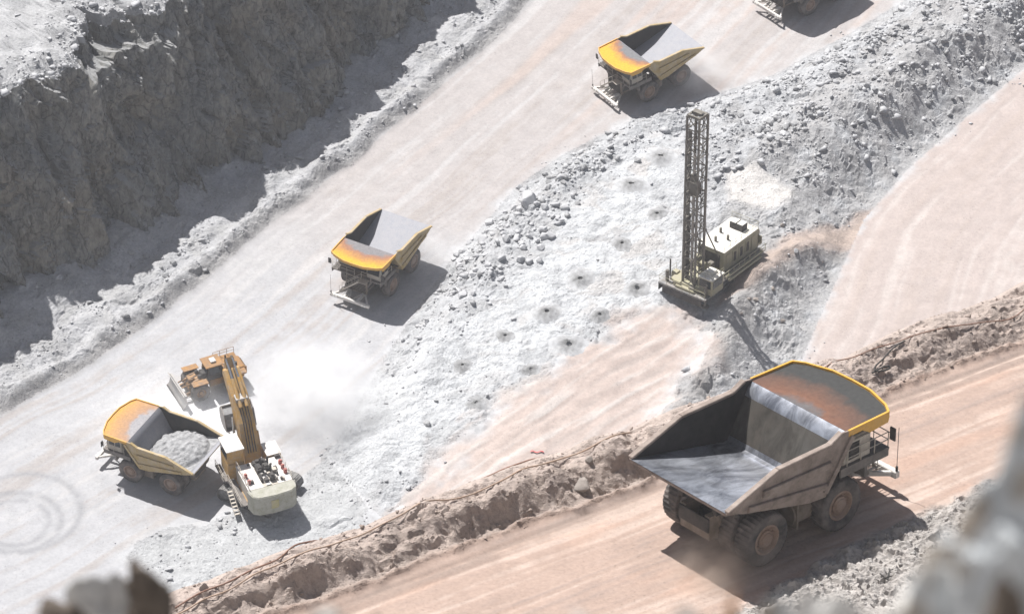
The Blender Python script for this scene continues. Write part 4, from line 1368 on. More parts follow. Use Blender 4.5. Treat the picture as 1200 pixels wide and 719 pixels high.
for s in (-1, 1):
    MB().path([(0.2, s * 0.3, 2.4), (1.4, s * 0.35, 3.2), (3.0, s * 0.4, 2.9), (4.2, s * 0.4, 2.2)], 0.06, 6).build('hydraulic_hose', M_dark, dz)
    MB().box(-4.6, -2.6, s * 1.36, s * 1.39, 2.2, 3.0).build('engine_vent', M_dark, dz)
MB().slab([(-5.4, -0.95, 1.0), (-0.1, -0.95, 0.9), (-0.1, -0.95, 2.1), (-5.4, -0.95, 2.2)], (0, 1.9, 0)).build('rear_frame', M_doz, dz, bevel=0.06)
hd = MB().slab([(-5.6, -1.35, 1.7), (-2.2, -1.35, 1.9), (-2.2, -1.35, 3.45), (-5.3, -1.35, 3.2), (-5.6, -1.35, 2.9)], (0, 2.7, 0)).build('engine_hood', M_doz, dz, bevel=0.07)
MB().box(-5.66, -5.62, -1.1, 1.1, 1.9, 2.85).build('grille', M_dark, hd)
for s in (-1, 1):
    MB().tube((-3.2, s * 0.6, 3.4), (-3.2, s * 0.6, 4.5), 0.12, 10).build('exhaust_stack', M_dark, hd, True)
    MB().tube((-4.2, s * 0.7, 3.3), (-4.2, s * 0.7, 3.9), 0.24, 10).build('air_cleaner', M_dark, hd, True)
    MB().box(-5.2, -1.9, s * 1.4, s * 2.5, 2.95, 3.05).build('fender', M_doz, dz)
    MB().box(0.6, 2.9, s * 1.35, s * 2.45, 2.95, 3.03).build('fender', M_doz, dz)
    rails(dz, [(-5.2, s * 2.4, 3.05), (-2.0, s * 2.4, 3.05)], M_doz, 1.0, 1.0)
cbz = MB().slab([(-2.0, -1.1, 2.2), (0.1, -1.1, 2.2), (0.3, -1.1, 3.2), (0.1, -1.1, 4.5), (-1.9, -1.1, 4.5)], (0, 2.2, 0)).build('cab', M_dark, dz, bevel=0.05)
MB().box(-2.2, 0.45, -1.3, 1.3, 4.52, 4.68).build('cab_roof', M_doz, cbz, bevel=0.04)
MB().box(-1.4, -0.6, -0.5, 0.5, 4.69, 4.95).build('air_conditioner', M_white, cbz, bevel=0.04)
for s in (-1, 1):
    MB().box(-1.7, -0.1, s * 1.11, s * 1.13, 3.2, 4.35).build('side_window', M_glass, cbz)
MB().slab([(0.31, -0.95, 3.25), (0.31, 0.95, 3.25), (0.14, 0.95, 4.4), (0.14, -0.95, 4.4)], (0.02, 0, 0)).build('windscreen', M_glass, cbz)
for x in (-3.3, 1.75):
    for s in (-1, 1):
        hub = MB().lathe_y([(-0.3, 0), (-0.3, 0.4), (0.3, 0.4), (0.3, 0)], 12, (x, s * 1.9, 1.4)).build('wheel', M_dark, dz)
        MB().lathe_y([(-0.5, 0.7), (-0.55, 1.0), (-0.48, 1.28), (-0.3, 1.36), (0, 1.38), (0.3, 1.36), (0.48, 1.28), (0.55, 1.0), (0.5, 0.7)], 48, (x, s * 1.9, 1.4), lambda i, j: (0.04 if (i // 2) % 2 else -0.04) if 2 <= j <= 6 else 0).build('tyre', M_tyre, hub, True)
        MB().lathe_y([(s * 0.45, 0.74), (s * 0.2, 0.62), (s * 0.25, 0.3), (s * 0.42, 0.25), (s * 0.42, 0)], 20, (x, s * 1.9, 1.4)).build('rim', M_doz, hub, True)
tag(dz, 'orange wheel dozer with grey blade lowered, behind the loaded truck', 'wheel dozer')

# ================================================================== BLAST HOLE DRILL
M_mast = paint('mast_bronze_grey', (0.12, 0.108, 0.09), 0.7, dust=(0.28, 0.255, 0.22), dusty=0.35)
M_dcream = paint('drill_cream', (0.36, 0.335, 0.215), 0.65, dust=(0.34, 0.31, 0.26), dusty=0.35)
M_droof = paint('drill_roof_white', (0.70, 0.68, 0.62), 0.55, dusty=0.2, var=0.1)
dr = empty('drill_rig')
mf = on_ground(811, 349)
hd_ = R(232)
dc = (mf[0] - 5.5 * math.cos(hd_), mf[1] - 5.5 * math.sin(hd_))
zpts = [gz(dc[0] + a * math.cos(hd_) - b * math.sin(hd_), dc[1] + a * math.sin(hd_) + b * math.cos(hd_)) for a in (-4, 0, 4, 6) for b in (-3, 0, 3)]
pose(dr, (dc[0], dc[1], sum(zpts) / len(zpts) + 0.05), hd_, (0, 0.0))
for s in (-1, 1):
    crawler(dr, s * 2.3, 8.0, 1.0, 1.5)
MB().box(-8.0, 7.6, -1.6, 1.6, 1.5, 2.2).box(-7.5, 7.0, -3.0, 3.0, 2.2, 2.5).build('main_frame', M_dcream, dr, bevel=0.05)
dk = MB().box(3.4, 7.9, -4.4, 3.9, 1.55, 1.75).box(4.4, 4.6, -4.2, 3.7, 1.2, 1.55).build('drill_deck', M_steel, dr)
MB().box(7.86, 7.98, -3.6, 3.3, 0.4, 1.5).build('dust_curtain', M_dark, dr)
MB().box(3.5, 7.8, -4.42, -4.3, 0.4, 1.5).build('dust_curtain', M_dark, dr)
mh = MB().box(-7.4, 1.2, -2.3, 2.4, 2.5, 5.9).build('machinery_house', M_dcream, dr, bevel=0.08)
MB().box(-7.5, 1.3, -2.4, 2.5, 5.91, 6.0).build('house_roof', M_droof, mh)
for k in range(5):
    MB().box(-6.9 + k * 1.6, -5.7 + k * 1.6, 2.41, 2.47, 2.9, 5.3).build('side_door', M_dcream, mh, bevel=0.03)
for k in range(3):
    MB().box(-5.0 + k * 1.6, -4.4 + k * 1.6, 2.475, 2.51, 3.4, 4.9).build('vent', M_dark, mh)
MB().box(1.21, 1.26, -1.6, 1.7, 3.0, 5.2).build('vent', M_dark, mh)
for (x, y, w_, l_, h_) in ((1.6, -1.9, 0.7, 1.0, 1.6), (2.3, 0.9, 0.8, 0.8, 1.9), (2.2, -0.6, 0.9, 1.0, 1.2), (3.0, -2.6, 0.8, 0.9, 1.3), (5.2, -3.2, 1.0, 0.9, 1.0), (7.0, -1.6, 0.6, 1.2, 0.9), (7.1, 1.0, 0.5, 0.9, 0.8)):
    MB().box(x - w_ / 2, x + w_ / 2, y - l_ / 2, y + l_ / 2, 1.75, 2.5 + h_ if x < 3.3 else 1.75 + h_).build('equipment_box', M_mast if int(x * 10) % 2 else M_dcream, dr, bevel=0.05)
for (x, y) in ((-3.0, -1.2), (-2.0, 0.8), (-0.6, -0.4)):
    MB().tube((x, y, 6.0), (x, y, 6.8), 0.2, 10).build('roof_vent', M_mast, mh, True)
for k in range(2):
    MB().box(-6.2, -4.9, -1.0 + k * 1.2, 0.1 + k * 1.2, 6.01, 7.0).box(-6.1, -5.0, -0.9 + k * 1.2, 0.0 + k * 1.2, 7.0, 7.06).build('roof_cooler', M_dark, mh, bevel=0.04)
    MB().box(-6.15, -4.95, -0.95 + k * 1.2, 0.05 + k * 1.2, 7.07, 7.1).build('cooler_lid', M_droof, mh)
MB().box(-8.6, -7.5, -2.2, 2.2, 2.5, 3.0).box(-8.7, -8.5, -2.3, 2.3, 2.6, 3.9).build('rear_platform', M_dcream, dr, bevel=0.04)
MB().tube((-8.3, -1.6, 4.2), (-8.3, 1.6, 4.2), 0.75, 18).build('cable_reel', M_dcream, dr, True)
rails(dr, [(-7.4, -2.3, 6.0), (-7.4, 2.4, 6.0), (1.1, 2.4, 6.0)], M_dcream, 1.0, 1.4, 0.03)
wky = MB().box(-7.6, 3.2, 2.5, 3.7, 2.45, 2.55).build('walkway', M_deck, dr)
rails(dr, [(-7.6, 3.65, 2.55), (3.0, 3.65, 2.55)], M_dcream, 1.1, 1.3, 0.05)
MB().tube((-6.5, 3.9, 3.0), (2.6, 3.9, 3.0), 0.14, 8).build('side_pipe', M_dcream, dr, True)
MB().tube((-6.0, 3.95, 2.3), (2.0, 3.95, 2.3), 0.2, 8).build('side_pipe', M_dcream, dr, True)
cbd = MB().box(3.6, 6.5, 1.7, 4.1, 1.8, 4.4).build('cab', M_dcream, dr, bevel=0.06)
MB().box(3.5, 6.6, 1.6, 4.2, 4.41, 4.5).build('cab_roof', M_droof, cbd)
MB().box(4.0, 5.2, 2.2, 3.3, 4.51, 4.95).build('air_conditioner', M_droof, cbd, bevel=0.04)
MB().box(6.51, 6.54, 1.9, 3.9, 2.9, 4.2).build('windscreen', M_glass, cbd)
MB().box(3.9, 6.2, 4.11, 4.14, 2.9, 4.2).build('side_window', M_glass, cbd)
rails(dr, [(3.6, 1.7, 4.5), (6.5, 1.7, 4.5), (6.5, 4.1, 4.5), (3.6, 4.1, 4.5)], M_dcream, 0.9, 1.0, 0.03)
rails(dr, [(3.5, -4.3, 1.75), (7.8, -4.3, 1.75), (7.8, 3.8, 1.75)], M_dcream, 1.1, 1.2, 0.03)
for (x, y) in ((6.9, -3.5), (6.9, 3.3), (-7.6, -2.0), (-7.6, 2.0)):
    MB().tube((x, y, 0.9), (x, y, 3.6), 0.26, 12).build('jack', M_mast, dr, True)
    MB().tube((x, y, 0.12), (x, y, 0.9), 0.17, 10).tube((x, y, 0.0), (x, y, 0.14), 0.6, 14).build('jack_pad', M_mast, dr, True)
# mast: a lattice tower with drill string, rotary head and pipe rack
mst = MB().box(4.3, 6.7, -1.2, 1.2, 1.6, 2.4).build('mast', M_mast, dr)
MX, MY, MZ0, MZ1 = (4.42, 6.52), (-1.05, 1.05), 2.4, 30.2
for x in MX:
    for y in MY:
        MB().box(x - 0.13, x + 0.13, y - 0.13, y + 0.13, MZ0, MZ1).build('chord', M_mast, mst)
NL = 13
dzl_ = (MZ1 - MZ0) / NL


def shared(name, mb, mat, parent, cache={}):
    if name + mat.name not in cache:
        o = mb().build(name, mat, parent)
        cache[name + mat.name] = o.data
        return o
    o = bpy.data.objects.new(name, cache[name + mat.name])
    COL.objects.link(o)
    o.parent = parent
    return o


for k in range(NL + 1):
    z = MZ0 + k * dzl_
    for y in MY:
        o = shared('cross_bar', lambda: MB().box(-0.92, 0.92, -0.06, 0.06, -0.07, 0.07), M_mast, mst)
        o.location = (5.47, y, min(z, MZ1 - 0.1))
    for x in MX:
        o = shared('cross_bar', None, M_mast, mst)
        o.location = (x, 0, min(z, MZ1 - 0.1))
        o.rotation_euler = (0, 0, R(90))
LB = math.hypot(2.0, dzl_)
for k in range(NL):
    z = MZ0 + (k + 0.5) * dzl_
    sg = 1 if k % 2 else -1
    ang = math.atan2(dzl_, 2.0) * sg
    for y in MY:
        o = shared('brace', lambda: MB().box(-LB / 2, LB / 2, -0.05, 0.05, -0.055, 0.055), M_mast, mst)
        o.location = (5.47, y, z)
        o.rotation_euler = (0, -ang, 0)
    for x in MX:
        o = shared('brace', None, M_mast, mst)
        o.location = (x, 0, z)
        o.rotation_euler = (0, -ang, R(90))
MB().tube((5.9, 0, 0.05), (5.9, 0, 24.0), 0.17, 10).build('drill_string', M_steel, mst, True)
MB().box(5.1, 6.2, -0.7, 0.7, 17.2, 19.2).box(5.4, 6.1, -0.45, 0.45, 19.2, 20.6).build('rotary_head', M_mast, mst, bevel=0.05)
MB().box(4.45, 6.55, -1.1, -0.8, 30.2, 30.4).box(4.45, 6.55, 0.8, 1.1, 30.2, 30.4).box(4.45, 4.75, -0.8, 0.8, 30.2, 30.4).box(6.25, 6.55, -0.8, 0.8, 30.2, 30.4).box(5.2, 5.8, -0.8, 0.8, 30.22, 30.7).build('mast_crown', M_mast, mst)
MB().box(5.0, 5.4, -1.6, -1.19, 9.5, 27.0).build('pipe_rack', M_mast, mst)
MB().box(4.7, 5.7, -1.7, -1.19, 2.6, 13.0).build('pipe_rack', M_mast, mst)
for y in (-0.55, 0.5, 0.7):
    MB().tube((4.8, y, 3.0), (4.8, y, 29.6), 0.06, 6).build('hoist_cable', M_dark, mst)
MB().box(4.7, 5.0, 1.19, 1.42, 3.0, 20.0).build('cable_tray', M_mast, mst)
MB().beam((4.6, 0.9, 12.0), (0.8, 1.6, 4.0), 0.16, 0.16).build('mast_brace', M_mast, dr)
MB().beam((4.6, -0.9, 12.0), (0.8, -1.6, 4.0), 0.16, 0.16).build('mast_brace', M_mast, dr)
MB().tube((5.5, -4.0, 1.75), (5.5, -4.0, 4.6), 0.12, 8).build('dust_pipe', M_dark, dr, True)
tag(dr, 'cream blast hole drill with tall lattice mast standing on the pale bench', 'drill rig')

# ================================================================== DRILL CUTTINGS ROUND THE BLAST HOLES
def cut_mat(name, dark):
    m = bpy.data.materials.new(name)
    nt, bs = nodes_of(m)
    co = coord(nt)
    n1 = noise_node(nt, co, 1.4, 5, 0.65)
    n2 = noise_node(nt, co, 6, 4, 0.6)
    ln_ = nt.nodes.new('ShaderNodeVectorMath'); ln_.operation = 'LENGTH'
    nt.links.new(mapping(nt, co, (0.2, 0.2, 0)), ln_.inputs[0])
    a = nt.nodes.new('ShaderNodeMath'); a.operation = 'MULTIPLY_ADD'
    nt.links.new(n1, a.inputs[0]); a.inputs[1].default_value = 0.9; nt.links.new(ln_.outputs['Value'], a.inputs[2])
    c = ramp(nt, a.outputs[0], [(0.52, (dark, dark, dark)), (0.74, (0.30, 0.30, 0.305)), (1.0, (0.43, 0.435, 0.445))])
    nt.links.new(c, bs.inputs['Base Color'])
    bs.inputs['Roughness'].default_value = 0.97
    bump(nt, bs, n2, 0.4, 0.06)
    return m


M_cut = cut_mat('grey_drill_cuttings', 0.17)
M_hole = bpy.data.materials.new('bore_hole_dark')
_nt, _b = nodes_of(M_hole)
_b.inputs['Base Color'].default_value = (0.03, 0.03, 0.03, 1)
_b.inputs['Roughness'].default_value = 1.0


def cutting_cone(u, v, r, h, seed, label):
    p = on_ground(u, v)
    n, rings = 40, [(0.16, -0.5), (0.17, 0.75), (0.30, 1.0), (0.5, 0.72), (0.7, 0.42), (0.88, 0.16), (1.06, -0.03), (1.15, -0.35)]
    vs, fs = [], []
    rd = random.Random(seed)
    ph = [rd.uniform(0, 6.28) for _ in range(3)]
    for (rr, hh) in rings:
        for i in range(n):
            t = 2 * math.pi * i / n
            k = r * (rr if rr < 0.2 else rr * (1 + 0.12 * math.sin(2 * t + ph[0]) + 0.08 * math.sin(3 * t + ph[1]) + 0.05 * math.sin(7 * t + ph[2])))
            x, y = k * math.cos(t), k * math.sin(t)
            z = gz(p[0] + x, p[1] + y) - p[2] + hh * h + (0.03 * rd.uniform(-1, 1) if 0.2 < rr < 1 else 0)
            vs.append((x, y, z))
    m = len(rings)
    for a in range(m - 1):
        for i in range(n):
            fs.append((a * n + i, a * n + (i + 1) % n, (a + 1) * n + (i + 1) % n, (a + 1) * n + i))
    mb = MB().add(vs, fs)
    root = mb.build('cuttings_mound', M_cut, None, True)
    root.location = tuple(p)
    hb_ = MB().tube((0, 0, -0.5 * h - 0.3), (0, 0, 0.15 * h), r * 0.165, 14).build('bore_hole', M_hole, root)
    tag(root, label, 'drill cuttings', 'mounds of drill cuttings round blast holes')


G_LAB = 'low grey mound of drill cuttings on the white bench left of the drill'
for i, (u, v, r, h, lab) in enumerate([
        (774, 184, 2.3, 0.5, 'wide grey mound of drill cuttings left of the mast top, farthest from the camera'),
        (740, 216, 2.4, 0.45, 'second grey cuttings mound down from the mast top'), (770, 251, 1.5, 0.4, 'cuttings mound closest to the middle of the mast'), (729, 286, 1.5, 0.45, 'small cuttings mound below the one beside the mast middle'), (680, 327, 2.0, 0.45, 'wide cuttings mound in the centre of the white bench'),
        (641, 366, 2.0, 0.5, 'wide cuttings mound above and left of the darkest one'), (703, 369, 1.4, 0.35, 'small cuttings mound above and right of the darkest one'), (747, 339, 1.8, 0.45, 'grey mound of drill cuttings closest to the drill deck'),
        (592, 394, 1.3, 0.35, 'small cuttings mound farther left in line with the darkest one'), (667, 405, 2.3, 0.5, 'darkest mound of drill cuttings, at the edge of the pink dirt ramp'), (622, 433, 1.2, 0.3, 'smallest cuttings mound, below and left of the darkest one'),
        (558, 472, 1.4, 0.35, 'small mound of drill cuttings nearest the camera on the white bench'), (542, 428, 1.3, 0.3, 'leftmost cuttings mound on the white bench')]):
    cutting_cone(u, v, r * 1.05, h * 0.8, 50 + i, lab or G_LAB)

# ================================================================== ROCKS
M_rk = [rock_mat('pale_grey_rock', (0.47, 0.47, 0.48), 0.2, 1.5), rock_mat('mid_grey_rock', (0.34, 0.34, 0.345), 0.3, 1.5), rock_mat('brown_grey_rock', (0.30, 0.265, 0.24), 0.3, 1.5)]


def hull(seed, npts, flat=0.75):
    rd = random.Random(seed)
    bm = bmesh.new()
    for _ in range(npts):
        v = Vector((rd.gauss(0, 1), rd.gauss(0, 1), rd.gauss(0, 1))).normalized() * rd.uniform(0.8, 1.05)
        bm.verts.new((v.x * rd.uniform(0.85, 1.15), v.y * 0.85, v.z * flat))
    r = bmesh.ops.convex_hull(bm, input=bm.verts)
    bmesh.ops.delete(bm, geom=[g for g in r['geom_interior'] if isinstance(g, bmesh.types.BMVert)], context='VERTS')
    bmesh.ops.recalc_face_normals(bm, faces=bm.faces)
    bm.verts.index_update()
    V_ = np.array([v.co[:] for v in bm.verts]); F_ = np.array([[v.index for v in f.verts] for f in bm.faces])
    bm.free()
    return V_, F_


small = [hull(900 + i, 9) for i in range(14)]


def stuff_rocks(name, pts, mat, label):
    """pts: rows x, y, z, size"""
    vs, fs, n0 = [], [], 0
    for i, (x, y, z, s) in enumerate(pts):
        V_, F_ = small[i % len(small)]
        a, b = rng.uniform(0, 6.28), rng.uniform(-0.5, 0.5)
        ca, sa, cb_, sb = math.cos(a), math.sin(a), math.cos(b), math.sin(b)
        M = np.array([[ca, -sa * cb_, sa * sb], [sa, ca * cb_, -ca * sb], [0, sb, cb_]])
        W = V_ @ M.T * s * np.array([rng.uniform(0.8, 1.25), 1, rng.uniform(0.8, 1.1)]) + (x, y, z + 0.25 * s)
        vs.append(W); fs.append(F_ + n0); n0 += len(W)
    P = np.concatenate(vs); Q = np.concatenate(fs)
    me = bpy.data.meshes.new(name)
    me.vertices.add(len(P)); me.vertices.foreach_set('co', P.astype(np.float32).ravel())
    me.loops.add(len(Q) * 3); me.loops.foreach_set('vertex_index', Q.astype(np.int32).ravel())
    me.polygons.add(len(Q)); me.polygons.foreach_set('loop_start', np.arange(0, len(Q) * 3, 3, dtype=np.int32)); me.polygons.foreach_set('loop_total', np.full(len(Q), 3, dtype=np.int32))
    me.update(calc_edges=True)
    o = mesh_obj(name, me, mat)
    tag(o, label, 'rubble', None, 'stuff')
    return o


# how thickly rubble lies, looked up on the sheet
def lookup(A, x, y):
    i = np.clip(np.searchsorted(gx, x) - 1, 0, NXg - 2); j = np.clip(np.searchsorted(gy, y) - 1, 0, NYg - 2)
    return A[j, i]


def lookz(x, y):
    i = np.clip(np.searchsorted(gx, x) - 1, 0, NXg - 2); j = np.clip(np.searchsorted(gy, y) - 1, 0, NYg - 2)
    tx = (x - gx[i]) / (gx[i + 1] - gx[i]); ty = (y - gy[j]) / (gy[j + 1] - gy[j])
    return (Z[j, i] * (1 - tx) + Z[j, i + 1] * tx) * (1 - ty) + (Z[j + 1, i] * (1 - tx) + Z[j + 1, i + 1] * tx) * ty


clump = sstep(-0.1, 0.7, fbm(X / 6, Y / 6, 4, 500))
edgeb = np.exp(-((d_bl - 7.5) / 6.0) ** 2) * in_b
ridgek = np.exp(-(d_rg / 9) ** 2) * in_b
dens = rub ** 1.5 * (0.15 + 0.85 * clump) * (0.22 + 1.1 * edgeb + 0.9 * ridgek) * (1 - 0.45 * k_white) + 0.5 * scree * rub * clump + 0.35 * k_spill * clump
dens += np.where(in_b, 0, 0.28 * np.exp(-np.minimum(d_bl, d_br) / 0.9)) * clump
dens *= (1 - k_pink * 0.97) * (1 - k_track * 0.97)
tot = 190000
rx = rng.uniform(-92, 105, tot); ry = rng.uniform(395, 620, tot)
keep = rng.uniform(0, 1, tot) < lookup(dens, rx, ry) * 0.8
rx, ry = rx[keep], ry[keep]
rs_ = (0.12 + 0.07 * lookup(np.maximum(edgeb, ridgek), rx, ry)) * (1 - rng.uniform(0, 0.992, len(rx))) ** -0.46
rs_ = np.clip(rs_, 0.12, 0.85)
rz_ = lookz(rx, ry)
kind_ = rng.uniform(0, 1, len(rx)) < 0.8
stuff_rocks('loose_rubble', np.stack([rx, ry, rz_, rs_], -1)[kind_], M_rk[0], 'pale grey broken rock strewn over the bench and windrow')
stuff_rocks('loose_rubble', np.stack([rx, ry, rz_, rs_], -1)[~kind_], M_rk[1], 'darker grey broken rock strewn over the bench and windrow')

# debris on the bench above the high wall
nu_ = 2600
ci = rng.integers(int(ns * 0.25), int(ns * 0.75), nu_); ri = np.clip((rng.exponential(5.0, nu_)).astype(int), 0, len(RV) - 8)
UP = RV[ri, ci] + np.stack([rng.uniform(-0.3, 0.3, nu_), rng.uniform(-0.3, 0.3, nu_), np.zeros(nu_)], -1)
stuff_rocks('loose_rubble', np.concatenate([UP, np.clip(0.15 * (1 - rng.uniform(0, 0.99, nu_)) ** -0.45, 0.15, 0.9)[:, None]], 1), M_rk[0], 'pale debris along the crest of the high wall at the top left')
big = [hull(700 + i, 22, 0.8) for i in range(8)]
big_me = []
for i, (V_, F_) in enumerate(big):
    for k, mt in enumerate(M_rk):
        me = bpy.data.meshes.new('boulder')
        me.from_pydata([tuple(v) for v in V_], [], [tuple(int(q) for q in f) for f in F_])
        bm = bmesh.new(); bm.from_mesh(me)
        bmesh.ops.bevel(bm, geom=list(bm.edges), offset=0.05, segments=1, affect='EDGES')
        bm.to_mesh(me); bm.free()
        me.materials.append(mt)
        big_me.append(me)


def boulder(p, s, tone_i, label, group=None, sink=0.25, name='boulder'):
    o = bpy.data.objects.new(name, big_me[random.randrange(8) * 3 + tone_i])
    COL.objects.link(o)
    o.location = (p[0], p[1], p[2] + s * sink)
    o.rotation_euler = (random.uniform(-0.4, 0.4), random.uniform(-0.4, 0.4), random.uniform(0, 6.28))
    o.scale = (s * random.uniform(0.85, 1.2), s * random.uniform(0.85, 1.1), s * random.uniform(0.8, 1.0))
    tag(o, label, 'boulder', group)
    return o


def cluster(n, u0, v0, du, dv, s0, s1, tone_i, label, group):
    for _ in range(n):
        for _t in range(30):
            u, v = random.gauss(u0, du), random.gauss(v0, dv)
            p = on_ground(u, v)
            if lookup(rub, p[0], p[1]) > 0.2:
                break
        boulder(p, random.uniform(s0, s1), tone_i, label, group)


cluster(26, 905, 150, 24, 9, 0.35, 0.8, 1, 'dark grey boulder in the heap right of the drill mast', 'dark boulders right of the mast')
cluster(14, 1060, 105, 40, 18, 0.35, 0.75, 1, 'grey boulder on the crest of the upper rubble ridge', 'boulders on the upper ridge')
cluster(10, 1105, 40, 30, 14, 0.4, 0.9, 1, 'dark boulder in the far right corner of the rubble ridge', 'boulders in the far corner')
cluster(44, 612, 255, 36, 30, 0.35, 0.95, 0, 'pale boulder on the broken road edge of the bench', 'pale boulders on the bench edge')
cluster(26, 545, 315, 24, 22, 0.35, 0.8, 0, 'pale boulder on the bench slope below the middle truck', 'boulders below the middle truck')
cluster(18, 660, 200, 34, 14, 0.35, 0.75, 1, 'grey boulder at the upper lip of the white bench', 'boulders at the bench lip')
cluster(9, 180, 310, 20, 12, 0.35, 0.75, 1, 'grey boulder on the windrow under the high wall', 'boulders under the high wall')
cluster(7, 905, 350, 22, 40, 0.3, 0.6, 2, 'brownish boulder on the bank behind the big truck', 'boulders on the bank')
cluster(8, 930, 275, 30, 18, 0.3, 0.6, 1, 'grey boulder on the bank beside the side road', 'boulders beside the side road')
boulder(on_ground(620, 238), 1.9, 0, 'largest pale boulder on the road edge of the bench, with a shaded face')
boulder(on_ground(566, 283), 1.3, 0, 'blocky pale boulder below the largest one on the bench edge')
boulder(on_ground(500, 497), 0.8, 1, 'single grey boulder above the dirt ramp tip')
boulder(on_near(677, 571), 0.98, 2, 'large brown boulder sitting on the near berm')
boulder(on_near(690, 540), 0.35, 2, 'small brown boulder above the large one on the near berm')
boulder(on_near(1010, 456), 0.32, 2, 'small brown rock on the near berm behind the big truck')

# loose stones on the near berm and shoulder
nr = 5200
pu = rng.uniform(-28, 60, nr); pv = np.where(rng.uniform(0, 1, nr) < 0.5, rng.uniform(-5.5, -0.2, nr), rng.uniform(13, 20, nr))
ix = np.clip(np.searchsorted(uu, pu), 0, len(uu) - 1); jx = np.clip(np.searchsorted(vv, pv), 0, len(vv) - 1)
okn = (pv < 0) & (rng.uniform(0, 1, nr) < 0.5) | (sh[jx, ix] > 0.2)
P4 = np.stack([NX_[jx, ix], NY_[jx, ix], NZ_[jx, ix], np.clip(0.045 * (1 - rng.uniform(0, 0.985, nr)) ** -0.45, 0.045, 0.24)], -1)
nearb = pv < 0
stuff_rocks('loose_rubble', P4[okn & nearb], rock_mat('berm_stone', (0.33, 0.27, 0.235), 0.3, 3), 'brown stones strewn along the near berm')
stuff_rocks('loose_rubble', P4[okn & ~nearb], rock_mat('shoulder_stone', (0.44, 0.42, 0.40), 0.3, 3), 'pale stones on the shoulder below the big truck')

# ================================================================== CABLES, SCRAPS
M_cab1 = paint('rusty_red_cable', (0.22, 0.10, 0.06), 0.7, dusty=0.2)
M_cab2 = paint('tan_cable', (0.40, 0.27, 0.19), 0.7, dusty=0.3)
M_blk = paint('black_rubber', (0.02, 0.02, 0.02), 0.7, dusty=0.05)


def cable(pts, r, mat, label, wig=0.12, seed=0, cat='cable'):
    P = [on_near(u, v) for u, v in pts]
    Q = []
    for a, b in zip(P[:-1], P[1:]):
        n = max(2, int(np.linalg.norm(b - a) / 0.45))
        for i in range(n):
            q = a + (b - a) * i / n
            k = len(Q)
            Q.append([q[0], q[1] + wig * math.sin(k * 0.31 + seed) + 0.5 * wig * math.sin(k * 0.83 + 2 * seed), 0])
    Q.append(list(P[-1]))
    Q = np.array(Q)
    for _ in range(3):                                     # a stiff cable rounds its bends
        Q[1:-1] = 0.25 * Q[:-2] + 0.5 * Q[1:-1] + 0.25 * Q[2:]
    Q[:, 2] = [max(nz_at(q[0] + dx_, q[1] + dy_) for dx_ in (-0.1, 0.1) for dy_ in (-0.1, 0.1)) for q in Q]
    zs = Q[:, 2].copy()
    for _ in range(4):
        zs[1:-1] = np.maximum(0.25 * zs[:-2] + 0.5 * zs[1:-1] + 0.25 * zs[2:], Q[1:-1, 2])
    for _ in range(3):
        zs[1:-1] = 0.25 * zs[:-2] + 0.5 * zs[1:-1] + 0.25 * zs[2:]
    Q[:, 2] = zs + r
    o = MB().path([tuple(q) for q in Q], r, 6).build('power_cable', mat, None, True)
    tag(o, label, cat, 'power cables laid along the near berm')
    return o


cable([(205, 712), (330, 655), (440, 612), (540, 574), (640, 538), (742, 502)], 0.06, M_cab1, 'upper reddish power cable along the near berm, left of the big truck', 0.10, 1)
cable([(205, 722), (330, 664), (440, 620), (540, 582), (640, 545), (738, 509)], 0.055, M_cab2, 'lower tan power cable along the near berm, left of the big truck', 0.14, 2)
cable([(965, 432), (1010, 416), (1065, 397), (1120, 384), (1200, 364), (1240, 352)], 0.045, M_cab1, 'thin power cable along the berm crest right of the big truck', 0.08, 3)
cable([(1060, 402), (1045, 412), (1035, 424), (1020, 436), (1028, 446), (1042, 444), (1046, 434), (1036, 430), (1022, 438)], 0.06, M_blk, 'black cable looped down the berm behind the big truck canopy', 0.03, 4)
# red flagging tape on the ramp
tp = on_ground(630, 530)
fl_ = MB()
tq = [(tp[0] - 1.0 + k * 0.17, tp[1] + 0.12 * math.sin(k * 0.9), gz(tp[0] - 1.0 + k * 0.17, tp[1] + 0.12 * math.sin(k * 0.9)) + 0.16) for k in range(12)]
fv = [(x, y + dy_, z + 0.02 * ((i * 7) % 3)) for i, (x, y, z) in enumerate(tq) for dy_ in (-0.12, 0.12)]
fl_.add(fv, [(2 * i, 2 * i + 2, 2 * i + 3, 2 * i + 1) for i in range(11)])
tag(fl_.build('marker_tape', paint('red_tape', (0.55, 0.09, 0.09), 0.6, dusty=0.1)), 'strip of red marker tape lying on the pink dirt ramp', 'marker tape')
sp_ = on_near(1037, 678)
scr = MB()
rd = random.Random(5)
for k in range(9):
    a = Vector((sp_[0] + rd.uniform(-0.3, 0.3), sp_[1] + rd.uniform(-0.35, 0.35), sp_[2] + rd.uniform(0.02, 0.2)))
    scr.beam(a, a + Vector((rd.uniform(-0.5, 0.5), rd.uniform(-0.5, 0.5), rd.uniform(0, 0.35))), rd.uniform(0.06, 0.16), 0.04)
tag(scr.build('rubber_scrap', M_blk), 'tangle of black scrap on the pale shoulder at the bottom right', 'scrap')

